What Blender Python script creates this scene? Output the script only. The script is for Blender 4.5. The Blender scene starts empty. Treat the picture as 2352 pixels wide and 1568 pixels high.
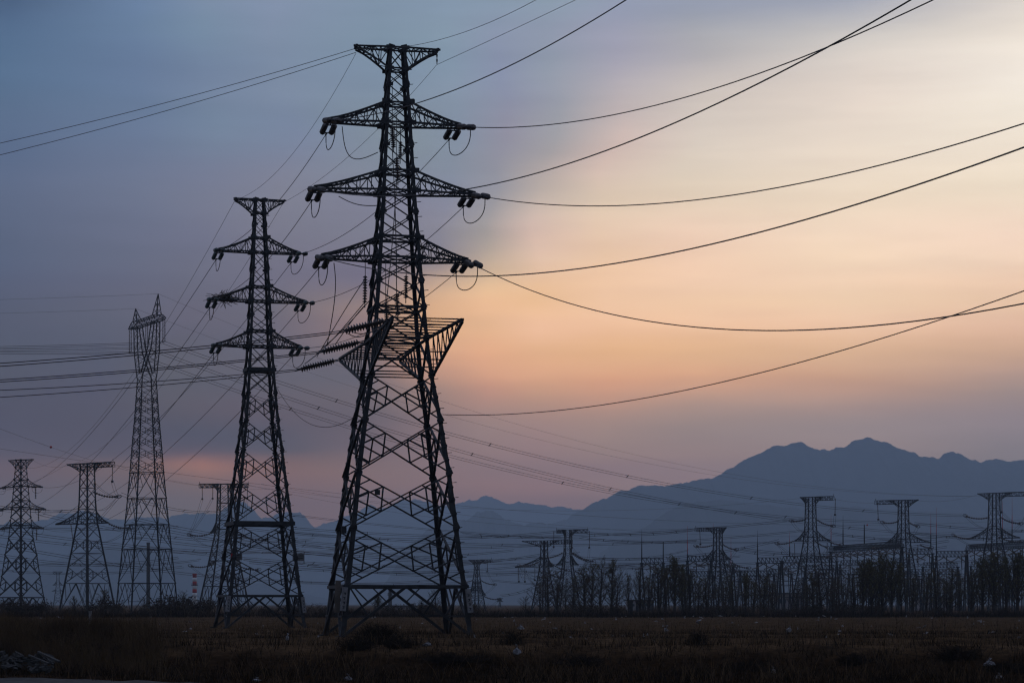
import bpy, math, random
import numpy as np
from mathutils import Vector
rnd = random.Random(7)
scene = bpy.context.scene
col = scene.collection
R = math.radians

# ------------------------------------------------------------------ camera
F, CU, CV, CZ = 5227.0, 1176.0, 1386.0, 2.0     # focal length and horizon in units of a 2352 wide picture, eye height
cam = bpy.data.cameras.new('camera')
cam.lens = 80.0; cam.sensor_width = 36.0; cam.sensor_fit = 'HORIZONTAL'
cam.shift_y = (CV - 783.0) / 2352.0
cam.clip_start = 0.5; cam.clip_end = 80000
camo = bpy.data.objects.new('camera', cam); col.objects.link(camo)
camo.location = (0, 0, CZ); camo.rotation_euler = (R(90), 0, 0)
scene.camera = camo

def P(u, v, D):
    return Vector(((u - CU) / F * D, D, CZ + (CV - v) * D / F))

# ------------------------------------------------------------------ render, sky, sun
scene.view_settings.view_transform = 'Standard'
scene.view_settings.look = 'None'
scene.view_settings.exposure = 0.0
scene.view_settings.gamma = 1.0
try:
    scene.cycles.volume_bounces = 0
    scene.cycles.max_bounces = 4
    scene.cycles.use_denoising = True
    scene.cycles.filter_width = 1.3
except Exception:
    pass

def lin(c):
    return tuple(((x / 255.0) / 12.92 if x / 255.0 <= 0.04045 else ((x / 255.0 + 0.055) / 1.055) ** 2.4) for x in c)

world = bpy.data.worlds.new('World'); scene.world = world
world.use_nodes = True
wt = world.node_tree; wt.nodes.clear()
def wn(t, **k):
    n = wt.nodes.new(t)
    for a, b in k.items(): setattr(n, a, b)
    return n
def wmath(op, a, b=None, clamp=False):
    n = wn('ShaderNodeMath', operation=op); n.use_clamp = clamp
    for i, x in enumerate((a, b)):
        if x is None: continue
        if isinstance(x, (int, float)): n.inputs[i].default_value = x
        else: wt.links.new(x, n.inputs[i])
    return n.outputs[0]
def wsmooth(x, a, b):
    n = wn('ShaderNodeMapRange', interpolation_type='SMOOTHSTEP')
    wt.links.new(x, n.inputs[0]); n.inputs[1].default_value = a; n.inputs[2].default_value = b
    return n.outputs[0]
def wlinear(x, a, b):
    n = wn('ShaderNodeMapRange', interpolation_type='LINEAR'); n.clamp = True
    wt.links.new(x, n.inputs[0]); n.inputs[1].default_value = a; n.inputs[2].default_value = b
    return n.outputs[0]
def wmix(f, a, b):
    n = wn('ShaderNodeMix', data_type='RGBA'); n.clamp_factor = True
    for i, x in ((0, f), (6, a), (7, b)):
        if isinstance(x, (int, float)): n.inputs[i].default_value = x
        elif isinstance(x, tuple): n.inputs[i].default_value = (*x, 1) if len(x) == 3 else x
        else: wt.links.new(x, n.inputs[i])
    return n.outputs[2]
tc = wn('ShaderNodeTexCoord'); sep = wn('ShaderNodeSeparateXYZ'); wt.links.new(tc.outputs['Generated'], sep.inputs[0])
# soft cloud texture that bends the cloud bands a little
mp = wn('ShaderNodeMapping'); wt.links.new(tc.outputs['Generated'], mp.inputs[0]); mp.inputs['Scale'].default_value = (2.6, 2.6, 11)
mp.inputs['Rotation'].default_value = (0, 0.42, 0)
nz = wn('ShaderNodeTexNoise'); nz.inputs['Scale'].default_value = 1.3; nz.inputs['Detail'].default_value = 3.5; nz.inputs['Roughness'].default_value = 0.5
wt.links.new(mp.outputs[0], nz.inputs['Vector'])
nz2 = wn('ShaderNodeTexNoise'); nz2.inputs['Scale'].default_value = 2.4; nz2.inputs['Detail'].default_value = 4
wt.links.new(mp.outputs[0], nz2.inputs['Vector'])
n1 = wmath('SUBTRACT', nz.outputs['Fac'], 0.5); n2 = wmath('SUBTRACT', nz2.outputs['Fac'], 0.5)
az0 = wmath('ARCTAN2', sep.outputs[0], sep.outputs[1])
el0 = wmath('ARCSINE', sep.outputs[2])
az = wmath('ADD', az0, wmath('MULTIPLY', n1, 0.065))
el = wmath('ADD', el0, wmath('MULTIPLY', n2, 0.016))
SKY_U = [0, 300, 450, 620, 850, 1000, 1120, 1240, 1400, 1600, 1950, 2352]
SKY_V = [0, 75, 150, 225, 300, 375, 450, 530, 600, 650, 700, 750, 800, 840, 880, 960, 1040, 1075, 1120, 1250]
SKY = [  # colours of the evening sky: one row per elevation, left to right
 [(80,102,132),(105,128,158),(120,140,165),(129,145,169),(127,146,166),(130,149,169),(134,152,171),(138,154,171),(146,156,176),(150,158,175),(166,170,181),(218,210,202)],
 [(86,110,141),(104,126,156),(116,137,162),(126,142,166),(126,145,165),(131,150,169),(136,149,171),(141,151,171),(155,158,177),(168,169,177),(200,196,194),(232,222,211)],
 [(89,113,143),(102,122,152),(112,130,157),(122,138,162),(125,143,164),(129,147,167),(134,146,169),(143,152,170),(164,163,177),(184,179,181),(218,208,200),(239,229,218)],
 [(91,112,141),(103,122,151),(113,130,156),(122,137,161),(126,142,161),(130,145,164),(136,145,166),(146,151,167),(179,172,177),(203,193,187),(226,213,202),(240,230,217)],
 [(92,110,139),(105,121,149),(113,129,154),(120,134,158),(127,140,156),(130,143,159),(138,143,161),(154,154,164),(195,180,177),(213,201,191),(229,215,201),(238,226,211)],
 [(93,108,136),(107,119,145),(115,125,149),(123,130,152),(127,136,152),(130,140,156),(141,144,158),(167,160,162),(209,188,178),(219,205,190),(232,216,199),(238,224,206)],
 [(94,106,132),(108,117,141),(116,122,144),(124,127,145),(126,129,148),(131,135,154),(148,148,158),(187,174,167),(216,196,177),(224,205,185),(234,215,194),(236,218,197)],
 [(92,103,128),(105,112,135),(112,116,138),(120,121,139),(124,125,142),(134,133,147),(163,155,154),(211,185,172),(229,200,177),(236,207,185),(241,216,193),(241,215,195)],
 [(90,100,124),(102,108,130),(108,111,131),(114,114,132),(121,118,136),(142,134,141),(188,168,152),(223,191,168),(233,198,169),(239,205,179),(241,213,187),(238,209,186)],
 [(89,97,120),(100,104,125),(105,107,126),(111,110,128),(124,116,130),(190,162,144),(222,186,153),(230,191,157),(237,198,167),(239,203,175),(239,208,181),(234,201,176)],
 [(88,95,116),(98,101,120),(103,103,121),(108,107,122),(150,130,128),(214,172,140),(232,187,150),(235,191,153),(237,196,164),(238,200,169),(236,203,174),(228,193,167)],
 [(87,93,113),(95,98,116),(100,100,117),(106,104,119),(148,126,126),(214,170,138),(226,180,145),(235,189,157),(235,190,157),(235,193,161),(232,194,166),(220,182,159)],
 [(86,92,110),(92,95,112),(97,98,113),(103,102,117),(138,120,122),(210,164,136),(224,173,140),(226,178,143),(226,179,142),(224,180,145),(218,179,150),(203,167,145)],
 [(85,90,107),(91,94,110),(96,97,111),(101,100,114),(122,111,118),(194,151,132),(215,164,136),(220,170,138),(220,171,138),(217,171,140),(206,167,143),(184,154,141)],
 [(84,88,104),(90,92,108),(94,95,109),(99,98,112),(115,107,116),(168,137,128),(196,150,132),(204,157,133),(207,157,133),(202,158,136),(187,152,137),(163,142,138)],
 [(84,86,101),(88,89,103),(91,91,105),(96,93,107),(107,100,111),(135,118,122),(153,130,129),(160,134,131),(163,137,132),(155,136,134),(151,136,138),(140,130,138)],
 [(92,90,101),(95,91,102),(94,92,104),(100,95,107),(117,105,114),(130,114,121),(137,119,125),(140,121,127),(141,124,128),(140,125,130),(138,126,132),(125,120,130)],
 [(101,95,103),(111,100,105),(138,109,110),(124,104,108),(123,108,115),(128,112,120),(131,114,122),(133,116,124),(134,118,126),(134,120,128),(132,121,129),(121,116,127)],
 [(98,96,105),(104,99,107),(112,102,108),(115,101,110),(120,106,115),(124,109,118),(128,111,120),(129,112,122),(130,115,124),(130,116,126),(127,117,127),(117,112,124)],
 [(98,99,109),(100,100,109),(102,100,109),(105,98,109),(107,99,110),(110,101,112),(112,102,114),(112,102,114),(112,102,114),(110,102,114),(108,102,114),(104,102,114)],
]
GAIN = None
GAIN = [[[0.757, 0.825, 0.89], [1.24, 1.246, 1.278], [1.316, 1.237, 1.203], [1.328, 1.27, 1.259], [1.364, 1.343, 1.32], [1.392, 1.361, 1.351], [1.288, 1.306, 1.256], [1.329, 1.351, 1.277], [1.326, 1.29, 1.293], [1.354, 1.329, 1.344], [1.121, 1.155, 1.281], [1.406, 1.381, 1.345]], [[0.97, 1.055, 1.076], [1.078, 1.121, 1.071], [1.181, 1.243, 1.156], [1.234, 1.204, 1.154], [1.147, 1.161, 1.08], [1.31, 1.298, 1.198], [1.354, 1.264, 1.226], [1.391, 1.301, 1.272], [1.479, 1.407, 1.362], [1.462, 1.409, 1.282], [1.597, 1.544, 1.392], [1.552, 1.497, 1.373]], [[1.096, 1.244, 1.247], [1.245, 1.252, 1.279], [1.3, 1.263, 1.246], [1.229, 1.221, 1.18], [1.242, 1.241, 1.191], [1.192, 1.212, 1.172], [1.245, 1.164, 1.169], [1.228, 1.24, 1.128], [1.208, 1.145, 1.116], [1.256, 1.211, 1.143], [1.562, 1.503, 1.398], [1.886, 1.862, 1.771]], [[0.962, 0.97, 0.952], [1.216, 1.227, 1.181], [1.365, 1.317, 1.266], [1.47, 1.406, 1.302], [1.33, 1.332, 1.281], [1.576, 1.508, 1.412], [1.449, 1.404, 1.402], [1.682, 1.593, 1.48], [1.723, 1.646, 1.496], [1.743, 1.665, 1.491], [1.712, 1.651, 1.529], [1.46, 1.454, 1.359]], [[1.128, 1.161, 1.157], [1.318, 1.301, 1.274], [1.446, 1.504, 1.36], [1.299, 1.315, 1.322], [1.547, 1.507, 1.265], [1.354, 1.315, 1.309], [1.693, 1.38, 1.241], [1.565, 1.542, 1.331], [1.719, 1.59, 1.422], [1.568, 1.531, 1.443], [1.512, 1.471, 1.367], [1.641, 1.606, 1.496]], [[1.111, 1.132, 1.161], [1.4, 1.307, 1.254], [1.527, 1.353, 1.332], [1.68, 1.448, 1.314], [1.429, 1.444, 1.275], [1.526, 1.483, 1.335], [1.424, 1.374, 1.266], [1.52, 1.359, 1.194], [1.605, 1.463, 1.321], [1.62, 1.558, 1.382], [1.645, 1.589, 1.463], [1.679, 1.617, 1.481]], [[1.345, 1.254, 1.2], [1.393, 1.293, 1.203], [1.5, 1.345, 1.175], [1.473, 1.357, 1.175], [1.457, 1.244, 1.252], [1.492, 1.4, 1.377], [1.767, 1.607, 1.38], [1.952, 1.864, 1.57], [1.802, 1.778, 1.509], [1.71, 1.633, 1.413], [1.551, 1.505, 1.332], [1.604, 1.584, 1.417]], [[1.063, 1.007, 0.983], [1.364, 1.221, 1.156], [1.402, 1.251, 1.209], [1.553, 1.371, 1.25], [1.597, 1.521, 1.312], [1.806, 1.624, 1.407], [1.549, 1.526, 1.369], [1.783, 1.629, 1.514], [1.762, 1.645, 1.456], [1.749, 1.642, 1.497], [1.907, 1.829, 1.661], [1.976, 1.836, 1.666]], [[1.208, 1.126, 1.074], [1.419, 1.271, 1.142], [1.538, 1.342, 1.195], [1.56, 1.364, 1.175], [1.625, 1.341, 1.241], [1.061, 1.073, 1.123], [1.802, 1.719, 1.444], [2.025, 1.959, 1.724], [1.957, 1.849, 1.519], [2.087, 1.928, 1.633], [2.068, 1.996, 1.733], [2.06, 2.006, 1.763]], [[0.99, 0.883, 0.893], [1.286, 1.094, 1.042], [1.331, 1.131, 0.973], [1.524, 1.263, 1.175], [1.102, 1.001, 1.061], [2.358, 2.125, 1.5], [2.241, 2.102, 1.515], [2.025, 1.819, 1.341], [1.994, 1.831, 1.495], [2.024, 1.913, 1.673], [2.135, 1.99, 1.738], [2.062, 1.911, 1.638]], [[0.98, 0.791, 0.65], [1.257, 1.01, 0.836], [1.435, 1.138, 0.96], [1.289, 1.107, 0.844], [1.88, 1.598, 1.047], [1.932, 1.72, 1.137], [2.109, 1.841, 1.384], [2.035, 1.878, 1.275], [2.16, 2.048, 1.678], [2.016, 1.912, 1.52], [1.974, 1.934, 1.59], [2.176, 2.082, 1.639]], [[1.09, 0.805, 0.703], [1.352, 1.113, 0.889], [1.517, 1.118, 0.901], [1.567, 1.179, 0.933], [1.764, 1.411, 1.116], [2.293, 2.091, 1.374], [2.163, 2.082, 1.492], [2.477, 2.271, 1.96], [2.253, 2.043, 1.594], [2.435, 2.307, 1.989], [2.593, 2.411, 2.059], [2.455, 2.227, 1.842]], [[1.122, 0.832, 0.511], [1.08, 0.813, 0.68], [1.235, 0.899, 0.528], [1.405, 1.191, 0.972], [2.035, 1.578, 0.983], [2.352, 2.128, 1.401], [2.524, 2.117, 1.378], [2.279, 2.066, 1.232], [2.383, 2.128, 1.265], [2.343, 2.101, 1.384], [2.371, 2.138, 1.458], [2.334, 2.083, 1.375]], [[1.163, 0.733, 0.37], [1.22, 0.883, 0.621], [1.512, 1.059, 0.584], [1.726, 1.195, 0.746], [0.89, 0.909, 0.78], [2.526, 2.039, 1.296], [2.462, 2.186, 1.41], [2.69, 2.326, 1.588], [2.684, 2.467, 1.67], [2.618, 2.493, 1.671], [2.861, 2.639, 1.841], [2.556, 2.193, 1.619]], [[1.033, 0.549, 0.155], [1.122, 0.654, 0.489], [1.326, 0.944, 0.429], [1.288, 0.991, 0.651], [1.799, 1.312, 0.762], [1.961, 1.788, 1.154], [2.347, 1.788, 1.092], [2.304, 1.96, 1.104], [2.697, 2.067, 1.105], [3.143, 2.486, 1.411], [2.853, 2.166, 1.187], [2.178, 1.937, 1.36]], [[0.942, 0.26, 0.04], [1.439, 0.603, 0.107], [2.008, 0.902, 0.213], [2.409, 1.032, 0.329], [1.85, 1.133, 0.478], [2.31, 1.667, 1.018], [2.506, 2.293, 1.559], [2.744, 2.328, 1.608], [2.672, 2.455, 1.721], [2.122, 2.159, 1.671], [2.69, 2.607, 2.118], [3.145, 2.587, 2.034]], [[1.801, 0.669, 0.027], [1.343, 0.469, 0.036], [0.02, 0.139, 0.1], [0.2, 0.423, 0.188], [2.696, 1.62, 0.8], [3.925, 2.687, 1.362], [4.214, 2.876, 1.601], [3.955, 2.733, 1.656], [4.146, 3.059, 1.683], [4.295, 3.058, 1.737], [3.904, 2.947, 1.798], [3.672, 2.939, 1.859]], [[3.552, 1.322, 0.027], [4.413, 2.223, 0.072], [6.628, 3.463, 0.462], [4.224, 2.211, 0.189], [3.955, 2.5, 0.824], [4.059, 2.692, 1.378], [3.53, 2.53, 1.468], [3.492, 2.529, 1.434], [3.249, 2.231, 1.551], [3.515, 2.765, 1.848], [4.036, 3.012, 1.888], [3.826, 2.817, 1.723]], [[3.505, 1.331, 0.041], [3.984, 1.766, 0.122], [3.657, 2.079, 0.172], [4.854, 2.223, 0.369], [5.411, 3.022, 0.949], [5.653, 3.318, 1.224], [6.339, 3.623, 1.442], [6.484, 3.874, 1.9], [6.751, 4.754, 2.379], [6.811, 4.5, 2.507], [6.154, 4.396, 2.557], [5.669, 3.798, 1.968]], [[4.895, 2.983, 0.446], [5.435, 3.395, 0.51], [5.793, 3.342, 0.527], [5.855, 2.779, 0.532], [5.385, 2.677, 0.567], [5.755, 3.046, 0.776], [5.707, 3.195, 1.146], [5.369, 2.918, 0.936], [5.202, 2.564, 0.861], [4.88, 2.633, 0.816], [5.319, 2.856, 0.875], [5.81, 3.473, 1.037]]]
EL_MAX = 0.30
cols = []
for j, u in enumerate(SKY_U):
    r = wn('ShaderNodeValToRGB'); cr = r.color_ramp; cr.interpolation = 'B_SPLINE'
    ca = math.cos(math.atan((u - CU) / F))
    st = []
    for i, v in enumerate(SKY_V):
        e = math.atan((CV - v) / F * ca)
        c = lin(SKY[i][j])
        if GAIN: c = tuple(max(0.0, x * g) for x, g in zip(c, GAIN[i][j]))
        st.append((e / EL_MAX, c))
    st.sort()
    while len(cr.elements) < len(st): cr.elements.new(0.5)
    for elmt, (p, c) in zip(cr.elements, st):
        elmt.position = p
    for elmt, (p, c) in zip(cr.elements, st):
        elmt.color = (*[x / 8 for x in c], 1)
    wt.links.new(wmath('MULTIPLY', el, 1 / EL_MAX), r.inputs[0])
    sc8 = wn('ShaderNodeVectorMath', operation='SCALE'); sc8.inputs['Scale'].default_value = 8.0; wt.links.new(r.outputs[0], sc8.inputs[0])
    cols.append(sc8.outputs[0])
cur = cols[0]
for j in range(1, len(cols)):
    a = math.atan((SKY_U[j - 1] - CU) / F); b = math.atan((SKY_U[j] - CU) / F)
    cur = wmix(wlinear(az, a, b), cur, cols[j])
skyt = wn('ShaderNodeTexSky', sky_type='NISHITA', sun_disc=False)
skyt.sun_elevation = R(9); skyt.sun_rotation = R(20)
ns = wn('ShaderNodeVectorMath', operation='SCALE'); wt.links.new(skyt.outputs[0], ns.inputs[0]); ns.inputs['Scale'].default_value = 0.05
# dusk dome away from the afterglow: blue grey deck overhead and behind
DOME = (0.37, 0.43, 0.64)
dome = wmix(0.12, wmix(wmath('MULTIPLY', wsmooth(wmath('ABSOLUTE', az0), 0.9, 2.0), wsmooth(wmath('SUBTRACT', 1.35, el0), 0.0, 0.9)), DOME, (0.13, 0.16, 0.235)), ns.outputs[0])
away = wmath('MAXIMUM', wsmooth(el0, 0.28, 0.62), wsmooth(wmath('ABSOLUTE', az0), 0.32, 1.1))
mp2 = wn('ShaderNodeMapping'); wt.links.new(tc.outputs['Generated'], mp2.inputs[0]); mp2.inputs['Scale'].default_value = (3.5, 3.5, 34); mp2.inputs['Rotation'].default_value = (0, 0.40, 0)
nz3 = wn('ShaderNodeTexNoise'); nz3.inputs['Scale'].default_value = 1.6; nz3.inputs['Detail'].default_value = 7; nz3.inputs['Roughness'].default_value = 0.55
wt.links.new(mp2.outputs[0], nz3.inputs['Vector'])
stk = wn('ShaderNodeVectorMath', operation='SCALE'); wt.links.new(cur, stk.inputs[0])
wt.links.new(wmath('ADD', wmath('MULTIPLY', wmath('SUBTRACT', nz3.outputs['Fac'], 0.5), 0.46), 1.0), stk.inputs['Scale'])
out_c = wmix(away, stk.outputs[0], dome)
bg = wn('ShaderNodeBackground'); wt.links.new(out_c, bg.inputs[0]); bg.inputs[1].default_value = 1.0
wo = wn('ShaderNodeOutputWorld'); wt.links.new(bg.outputs[0], wo.inputs[0])

sun = bpy.data.lights.new('sun', 'SUN'); sun.energy = 0.12; sun.angle = R(12); sun.color = (1.0, 0.8, 0.62)
suno = bpy.data.objects.new('sun', sun); col.objects.link(suno)
suno.rotation_euler = Vector((math.sin(R(20)) * math.cos(R(9)), math.cos(R(20)) * math.cos(R(9)), math.sin(R(9)))).to_track_quat('Z', 'Y').to_euler()

# ------------------------------------------------------------------ helpers
class MB:
    def __init__(s): s.v = []; s.f = []; s.mi = []
    def _add(s, vs, fs, m=0):
        o = len(s.v); s.v.extend(vs); s.f.extend([tuple(i + o for i in f) for f in fs]); s.mi.extend([m] * len(fs))
    def bar(s, a, b, w, w2=None, m=0):
        a = Vector(a); b = Vector(b); d = b - a
        if d.length < 1e-5: return
        d.normalize()
        up = Vector((0, 0, 1)) if abs(d.z) < 0.9 else Vector((0, 1, 0))
        x = d.cross(up).normalized() * (w / 2); y = d.cross(x).normalized() * ((w2 or w) / 2)
        s._add([a + x + y, a - x + y, a - x - y, a + x - y, b + x + y, b - x + y, b - x - y, b + x - y],
               [(0, 1, 2, 3), (7, 6, 5, 4), (0, 4, 5, 1), (1, 5, 6, 2), (2, 6, 7, 3), (3, 7, 4, 0)], m)
    def angle(s, a, b, w, out, m=0, t=None):
        """steel angle section whose corner points along 'out'"""
        a = Vector(a); b = Vector(b); d = (b - a).normalized()
        t = t or w * 0.16
        o = Vector(out); o = (o - d * o.dot(d)).normalized(); q = d.cross(o).normalized()
        e1 = (-o + q).normalized(); e2 = (-o - q).normalized()
        for e, g in ((e1, e2), (e2, e1)):
            c = [Vector((0, 0, 0)), e * w, e * w + g * t, g * t]
            s._add([a + k for k in c] + [b + k for k in c],
                   [(0, 1, 2, 3), (7, 6, 5, 4), (0, 4, 5, 1), (1, 5, 6, 2), (2, 6, 7, 3), (3, 7, 4, 0)], m)
    def box(s, c, sx, sy, sz, rz=0.0, m=0):
        c = Vector(c); ca, sa = math.cos(rz), math.sin(rz); vs = []
        for z in (-1, 1):
            for x, y in ((-1, -1), (1, -1), (1, 1), (-1, 1)):
                X, Y = x * sx / 2, y * sy / 2
                vs.append(c + Vector((X * ca - Y * sa, X * sa + Y * ca, z * sz / 2)))
        s._add(vs, [(3, 2, 1, 0), (4, 5, 6, 7), (0, 1, 5, 4), (1, 2, 6, 5), (2, 3, 7, 6), (3, 0, 4, 7)], m)
    def plate(s, c, n, w, h, t=0.02, m=0):
        c = Vector(c); n = Vector(n).normalized()
        s.bar(c - n * t / 2, c + n * t / 2, w, h, m)
    def tube(s, pts, r, n=6, m=0, cap=True):
        pts = [Vector(p) for p in pts]; k = len(pts)
        rs = r if isinstance(r, (list, tuple)) else [r] * k
        vs = []
        for i, p in enumerate(pts):
            d = (pts[min(i + 1, k - 1)] - pts[max(i - 1, 0)]).normalized()
            up = Vector((0, 0, 1)) if abs(d.z) < 0.9 else Vector((0, 1, 0))
            x = d.cross(up).normalized(); y = d.cross(x)
            for j in range(n):
                a = 2 * math.pi * j / n
                vs.append(p + (x * math.cos(a) + y * math.sin(a)) * rs[i])
        fs = [(i * n + j, i * n + (j + 1) % n, (i + 1) * n + (j + 1) % n, (i + 1) * n + j) for i in range(k - 1) for j in range(n)]
        if cap and n > 2:
            fs.append(tuple(range(n - 1, -1, -1))); fs.append(tuple((k - 1) * n + j for j in range(n)))
        s._add(vs, fs, m)
    def tri(s, a, b, c, m=0): s._add([Vector(a), Vector(b), Vector(c)], [(0, 1, 2)], m)
    def quad(s, a, b, c, d, m=0): s._add([Vector(a), Vector(b), Vector(c), Vector(d)], [(0, 1, 2, 3)], m)
    def build(s, name, mats, parent=None, smooth=False):
        me = bpy.data.meshes.new(name)
        me.from_pydata([tuple(v) for v in s.v], [], s.f)
        for mm in (mats if isinstance(mats, (list, tuple)) else [mats]): me.materials.append(mm)
        if any(s.mi): me.polygons.foreach_set('material_index', s.mi)
        if smooth: me.polygons.foreach_set('use_smooth', [True] * len(me.polygons))
        me.update()
        o = bpy.data.objects.new(name, me); col.objects.link(o)
        if parent: o.parent = parent
        return o
def tag(o, label=None, cat=None, group=None, kind=None):
    if label: o['label'] = label
    if cat: o['category'] = cat
    if group: o['group'] = group
    if kind: o['kind'] = kind
    return o
def empty(name, loc=(0, 0, 0), rz=0.0, sc=1.0):
    o = bpy.data.objects.new(name, None); col.objects.link(o)
    o.location = loc; o.rotation_euler = (0, 0, rz); o.scale = (sc, sc, sc); o.empty_display_size = 0.5
    return o
def copy_tree(o, parent=None):
    c = o.copy(); col.objects.link(c)
    if parent: c.parent = parent
    for ch in o.children: copy_tree(ch, c)
    return c

# ------------------------------------------------------------------ materials
def mat(name, c1, c2=None, scale=3.0, rough=0.7, metal=0.0, detail=4, bump=0.0, spec=0.2, coord='Object'):
    m = bpy.data.materials.new(name); m.use_nodes = True
    nt = m.node_tree; b = nt.nodes['Principled BSDF']
    b.inputs['Roughness'].default_value = rough; b.inputs['Metallic'].default_value = metal
    b.inputs['Specular IOR Level'].default_value = spec
    c2 = c2 or tuple(x * 0.7 for x in c1)
    t = nt.nodes.new('ShaderNodeTexCoord')
    n = nt.nodes.new('ShaderNodeTexNoise'); n.inputs['Scale'].default_value = scale; n.inputs['Detail'].default_value = detail
    nt.links.new(t.outputs[coord], n.inputs['Vector'])
    r = nt.nodes.new('ShaderNodeValToRGB'); r.color_ramp.elements[0].position = 0.35; r.color_ramp.elements[1].position = 0.65
    r.color_ramp.elements[0].color = (*c2, 1); r.color_ramp.elements[1].color = (*c1, 1)
    nt.links.new(n.outputs['Fac'], r.inputs[0]); nt.links.new(r.outputs[0], b.inputs['Base Color'])
    if bump:
        bp = nt.nodes.new('ShaderNodeBump'); bp.inputs['Strength'].default_value = bump
        nt.links.new(n.outputs['Fac'], bp.inputs['Height']); nt.links.new(bp.outputs[0], b.inputs['Normal'])
    return m
M = dict(
    steel=mat('galvanised_steel', (0.038, 0.040, 0.044), (0.019, 0.02, 0.023), 2.0, 0.65),
    steel_pale=mat('weathered_steel', (0.13, 0.14, 0.155), (0.08, 0.085, 0.095), 1.2, 0.6),
    steel_far=mat('grey_steel', (0.03, 0.031, 0.034), (0.018, 0.019, 0.021), 1.0, 0.7),
    glass=mat('insulator_glass', (0.03, 0.055, 0.055), (0.02, 0.035, 0.035), 6.0, 0.3, spec=0.5),
    porcelain=mat('brown_porcelain', (0.05, 0.035, 0.03), (0.03, 0.02, 0.018), 6.0, 0.3, spec=0.5),
    wire=mat('aluminium_conductor', (0.05, 0.042, 0.04), (0.035, 0.03, 0.03), 1.0, 0.7),
    white=mat('white_enamel', (0.2, 0.2, 0.21), (0.13, 0.13, 0.14), 5.0, 0.6),
    chalk=mat('white_band_paint', (0.7, 0.7, 0.7), (0.55, 0.55, 0.55), .5, .7),
    ink=mat('black_paint', (0.03, 0.03, 0.03)),
    red=mat('red_paint', (0.42, 0.03, 0.035), (0.3, 0.025, 0.03), 3.0, 0.6),
    cream=mat('cream_board', (0.12, 0.1, 0.085), (0.09, 0.076, 0.064), 3.0, 0.6),
    concrete=mat('concrete', (0.06, 0.057, 0.055), (0.026, 0.025, 0.024), 2.0, 0.9, bump=0.4),
    bark=mat('bark', (0.06, 0.048, 0.04), (0.03, 0.025, 0.02), 4.0, 0.9, spec=0.0),
    leaf=mat('young_leaves', (0.12, 0.105, 0.05), (0.07, 0.062, 0.034), 0.7, 0.7, spec=0.0),
    twig=mat('dry_twigs', (0.085, 0.06, 0.042), (0.045, 0.033, 0.025), 1.5, 0.9, spec=0.0),
    grass=mat('dry_grass', (0.13, 0.085, 0.05), (0.06, 0.042, 0.028), 0.35, 0.9, spec=0.0),
    rock=mat('mountain_rock', (0.06, 0.06, 0.055), (0.03, 0.035, 0.03), 0.01, 0.95, spec=0.0),
    plastic=mat('plastic_bag', (0.3, 0.3, 0.32), (0.13, 0.13, 0.145), 4.0, 0.5),
    gravel=mat('gravel', (0.05, 0.048, 0.048), (0.022, 0.021, 0.021), 3.0, 0.95, bump=0.5),
    glasspane=mat('window_glass', (0.05, 0.06, 0.07), None, 1.0, 0.15, spec=0.5),
)
# ------------------------------------------------------------------ ground, road, mountains, haze
def smooth(a, b, x):
    t = np.clip((x - a) / (b - a), 0, 1); return t * t * (3 - 2 * t)
_pr = np.random.RandomState(3)
_ph = _pr.rand(24, 4)
def wob(x, y, sc, k0=0, n=6):
    """smooth random field made of a few sines"""
    s = 0
    for i in range(n):
        a, b, c, d = _ph[(k0 + i) % 24]
        th = a * 6.283; f = (0.6 + 1.6 * b) / sc
        s = s + np.sin((x * np.cos(th) + y * np.sin(th)) * f * 6.283 + c * 6.283) * (0.6 + 0.8 * d)
    return s / n
def ground_z(x, y):
    x = np.asarray(x, float); y = np.asarray(y, float)
    crest = 110.5 + 2.2 * wob(x, 0 * x, 17, 1) + 0.8 * wob(x, 0 * x, 5, 9)
    k = smooth(-9.5, 0.0, y - crest)
    low = -1.15 + 0.10 * wob(x, y, 7, 4) + 0.05 * wob(x, y, 1.8, 11)
    face = 0.16 * wob(x, y, 2.6, 7) + 0.10 * wob(x, y, 1.1, 13)
    high = 0.03 * wob(x, y, 9, 2) + 0.04 * wob(x, y, 2.2, 15) * (y < 200)
    # ploughed rows across the field
    rows = 0.16 * np.maximum(0, np.sin(y * 0.8 + 0.5 * wob(x, y, 14, 5))) ** 4 * (y > 113) * (y < 185)
    z = low * (1 - k) + (high + rows) * k + face * 4 * k * (1 - k)
    z = np.where(y < 60, -1.15, z) if np.ndim(z) else z
    return z
def gz(x, y): return float(ground_z(np.array([x]), np.array([y]))[0])
ys = np.concatenate([np.arange(-60, 84, 8), np.arange(86, 122, 0.35), np.arange(122, 180, 1.0), np.arange(180, 420, 6), np.geomspace(430, 21900, 50)])
nx = 260
def mesh_np(name, V, Q, m, parent=None, smoothf=True):
    me = bpy.data.meshes.new(name)
    me.vertices.add(len(V)); me.vertices.foreach_set('co', V.astype(np.float32).ravel())
    k = Q.shape[1]
    me.loops.add(Q.size); me.loops.foreach_set('vertex_index', Q.astype(np.int32).ravel())
    me.polygons.add(len(Q)); me.polygons.foreach_set('loop_start', np.arange(0, Q.size, k, dtype=np.int32))
    me.polygons.foreach_set('loop_total', np.full(len(Q), k, dtype=np.int32))
    if smoothf: me.polygons.foreach_set('use_smooth', np.ones(len(Q), dtype=bool))
    me.update(calc_edges=True); me.validate()
    if m is not None: me.materials.append(m)
    o = bpy.data.objects.new(name, me); col.objects.link(o)
    if parent: o.parent = parent
    return o
def grid_faces(ny, nx_):
    i = np.arange((ny - 1) * (nx_ - 1)); r = i // (nx_ - 1); c = i % (nx_ - 1); a = r * nx_ + c
    return np.stack([a, a + 1, a + nx_ + 1, a + nx_], 1)
sx = np.linspace(-1, 1, nx)
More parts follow.
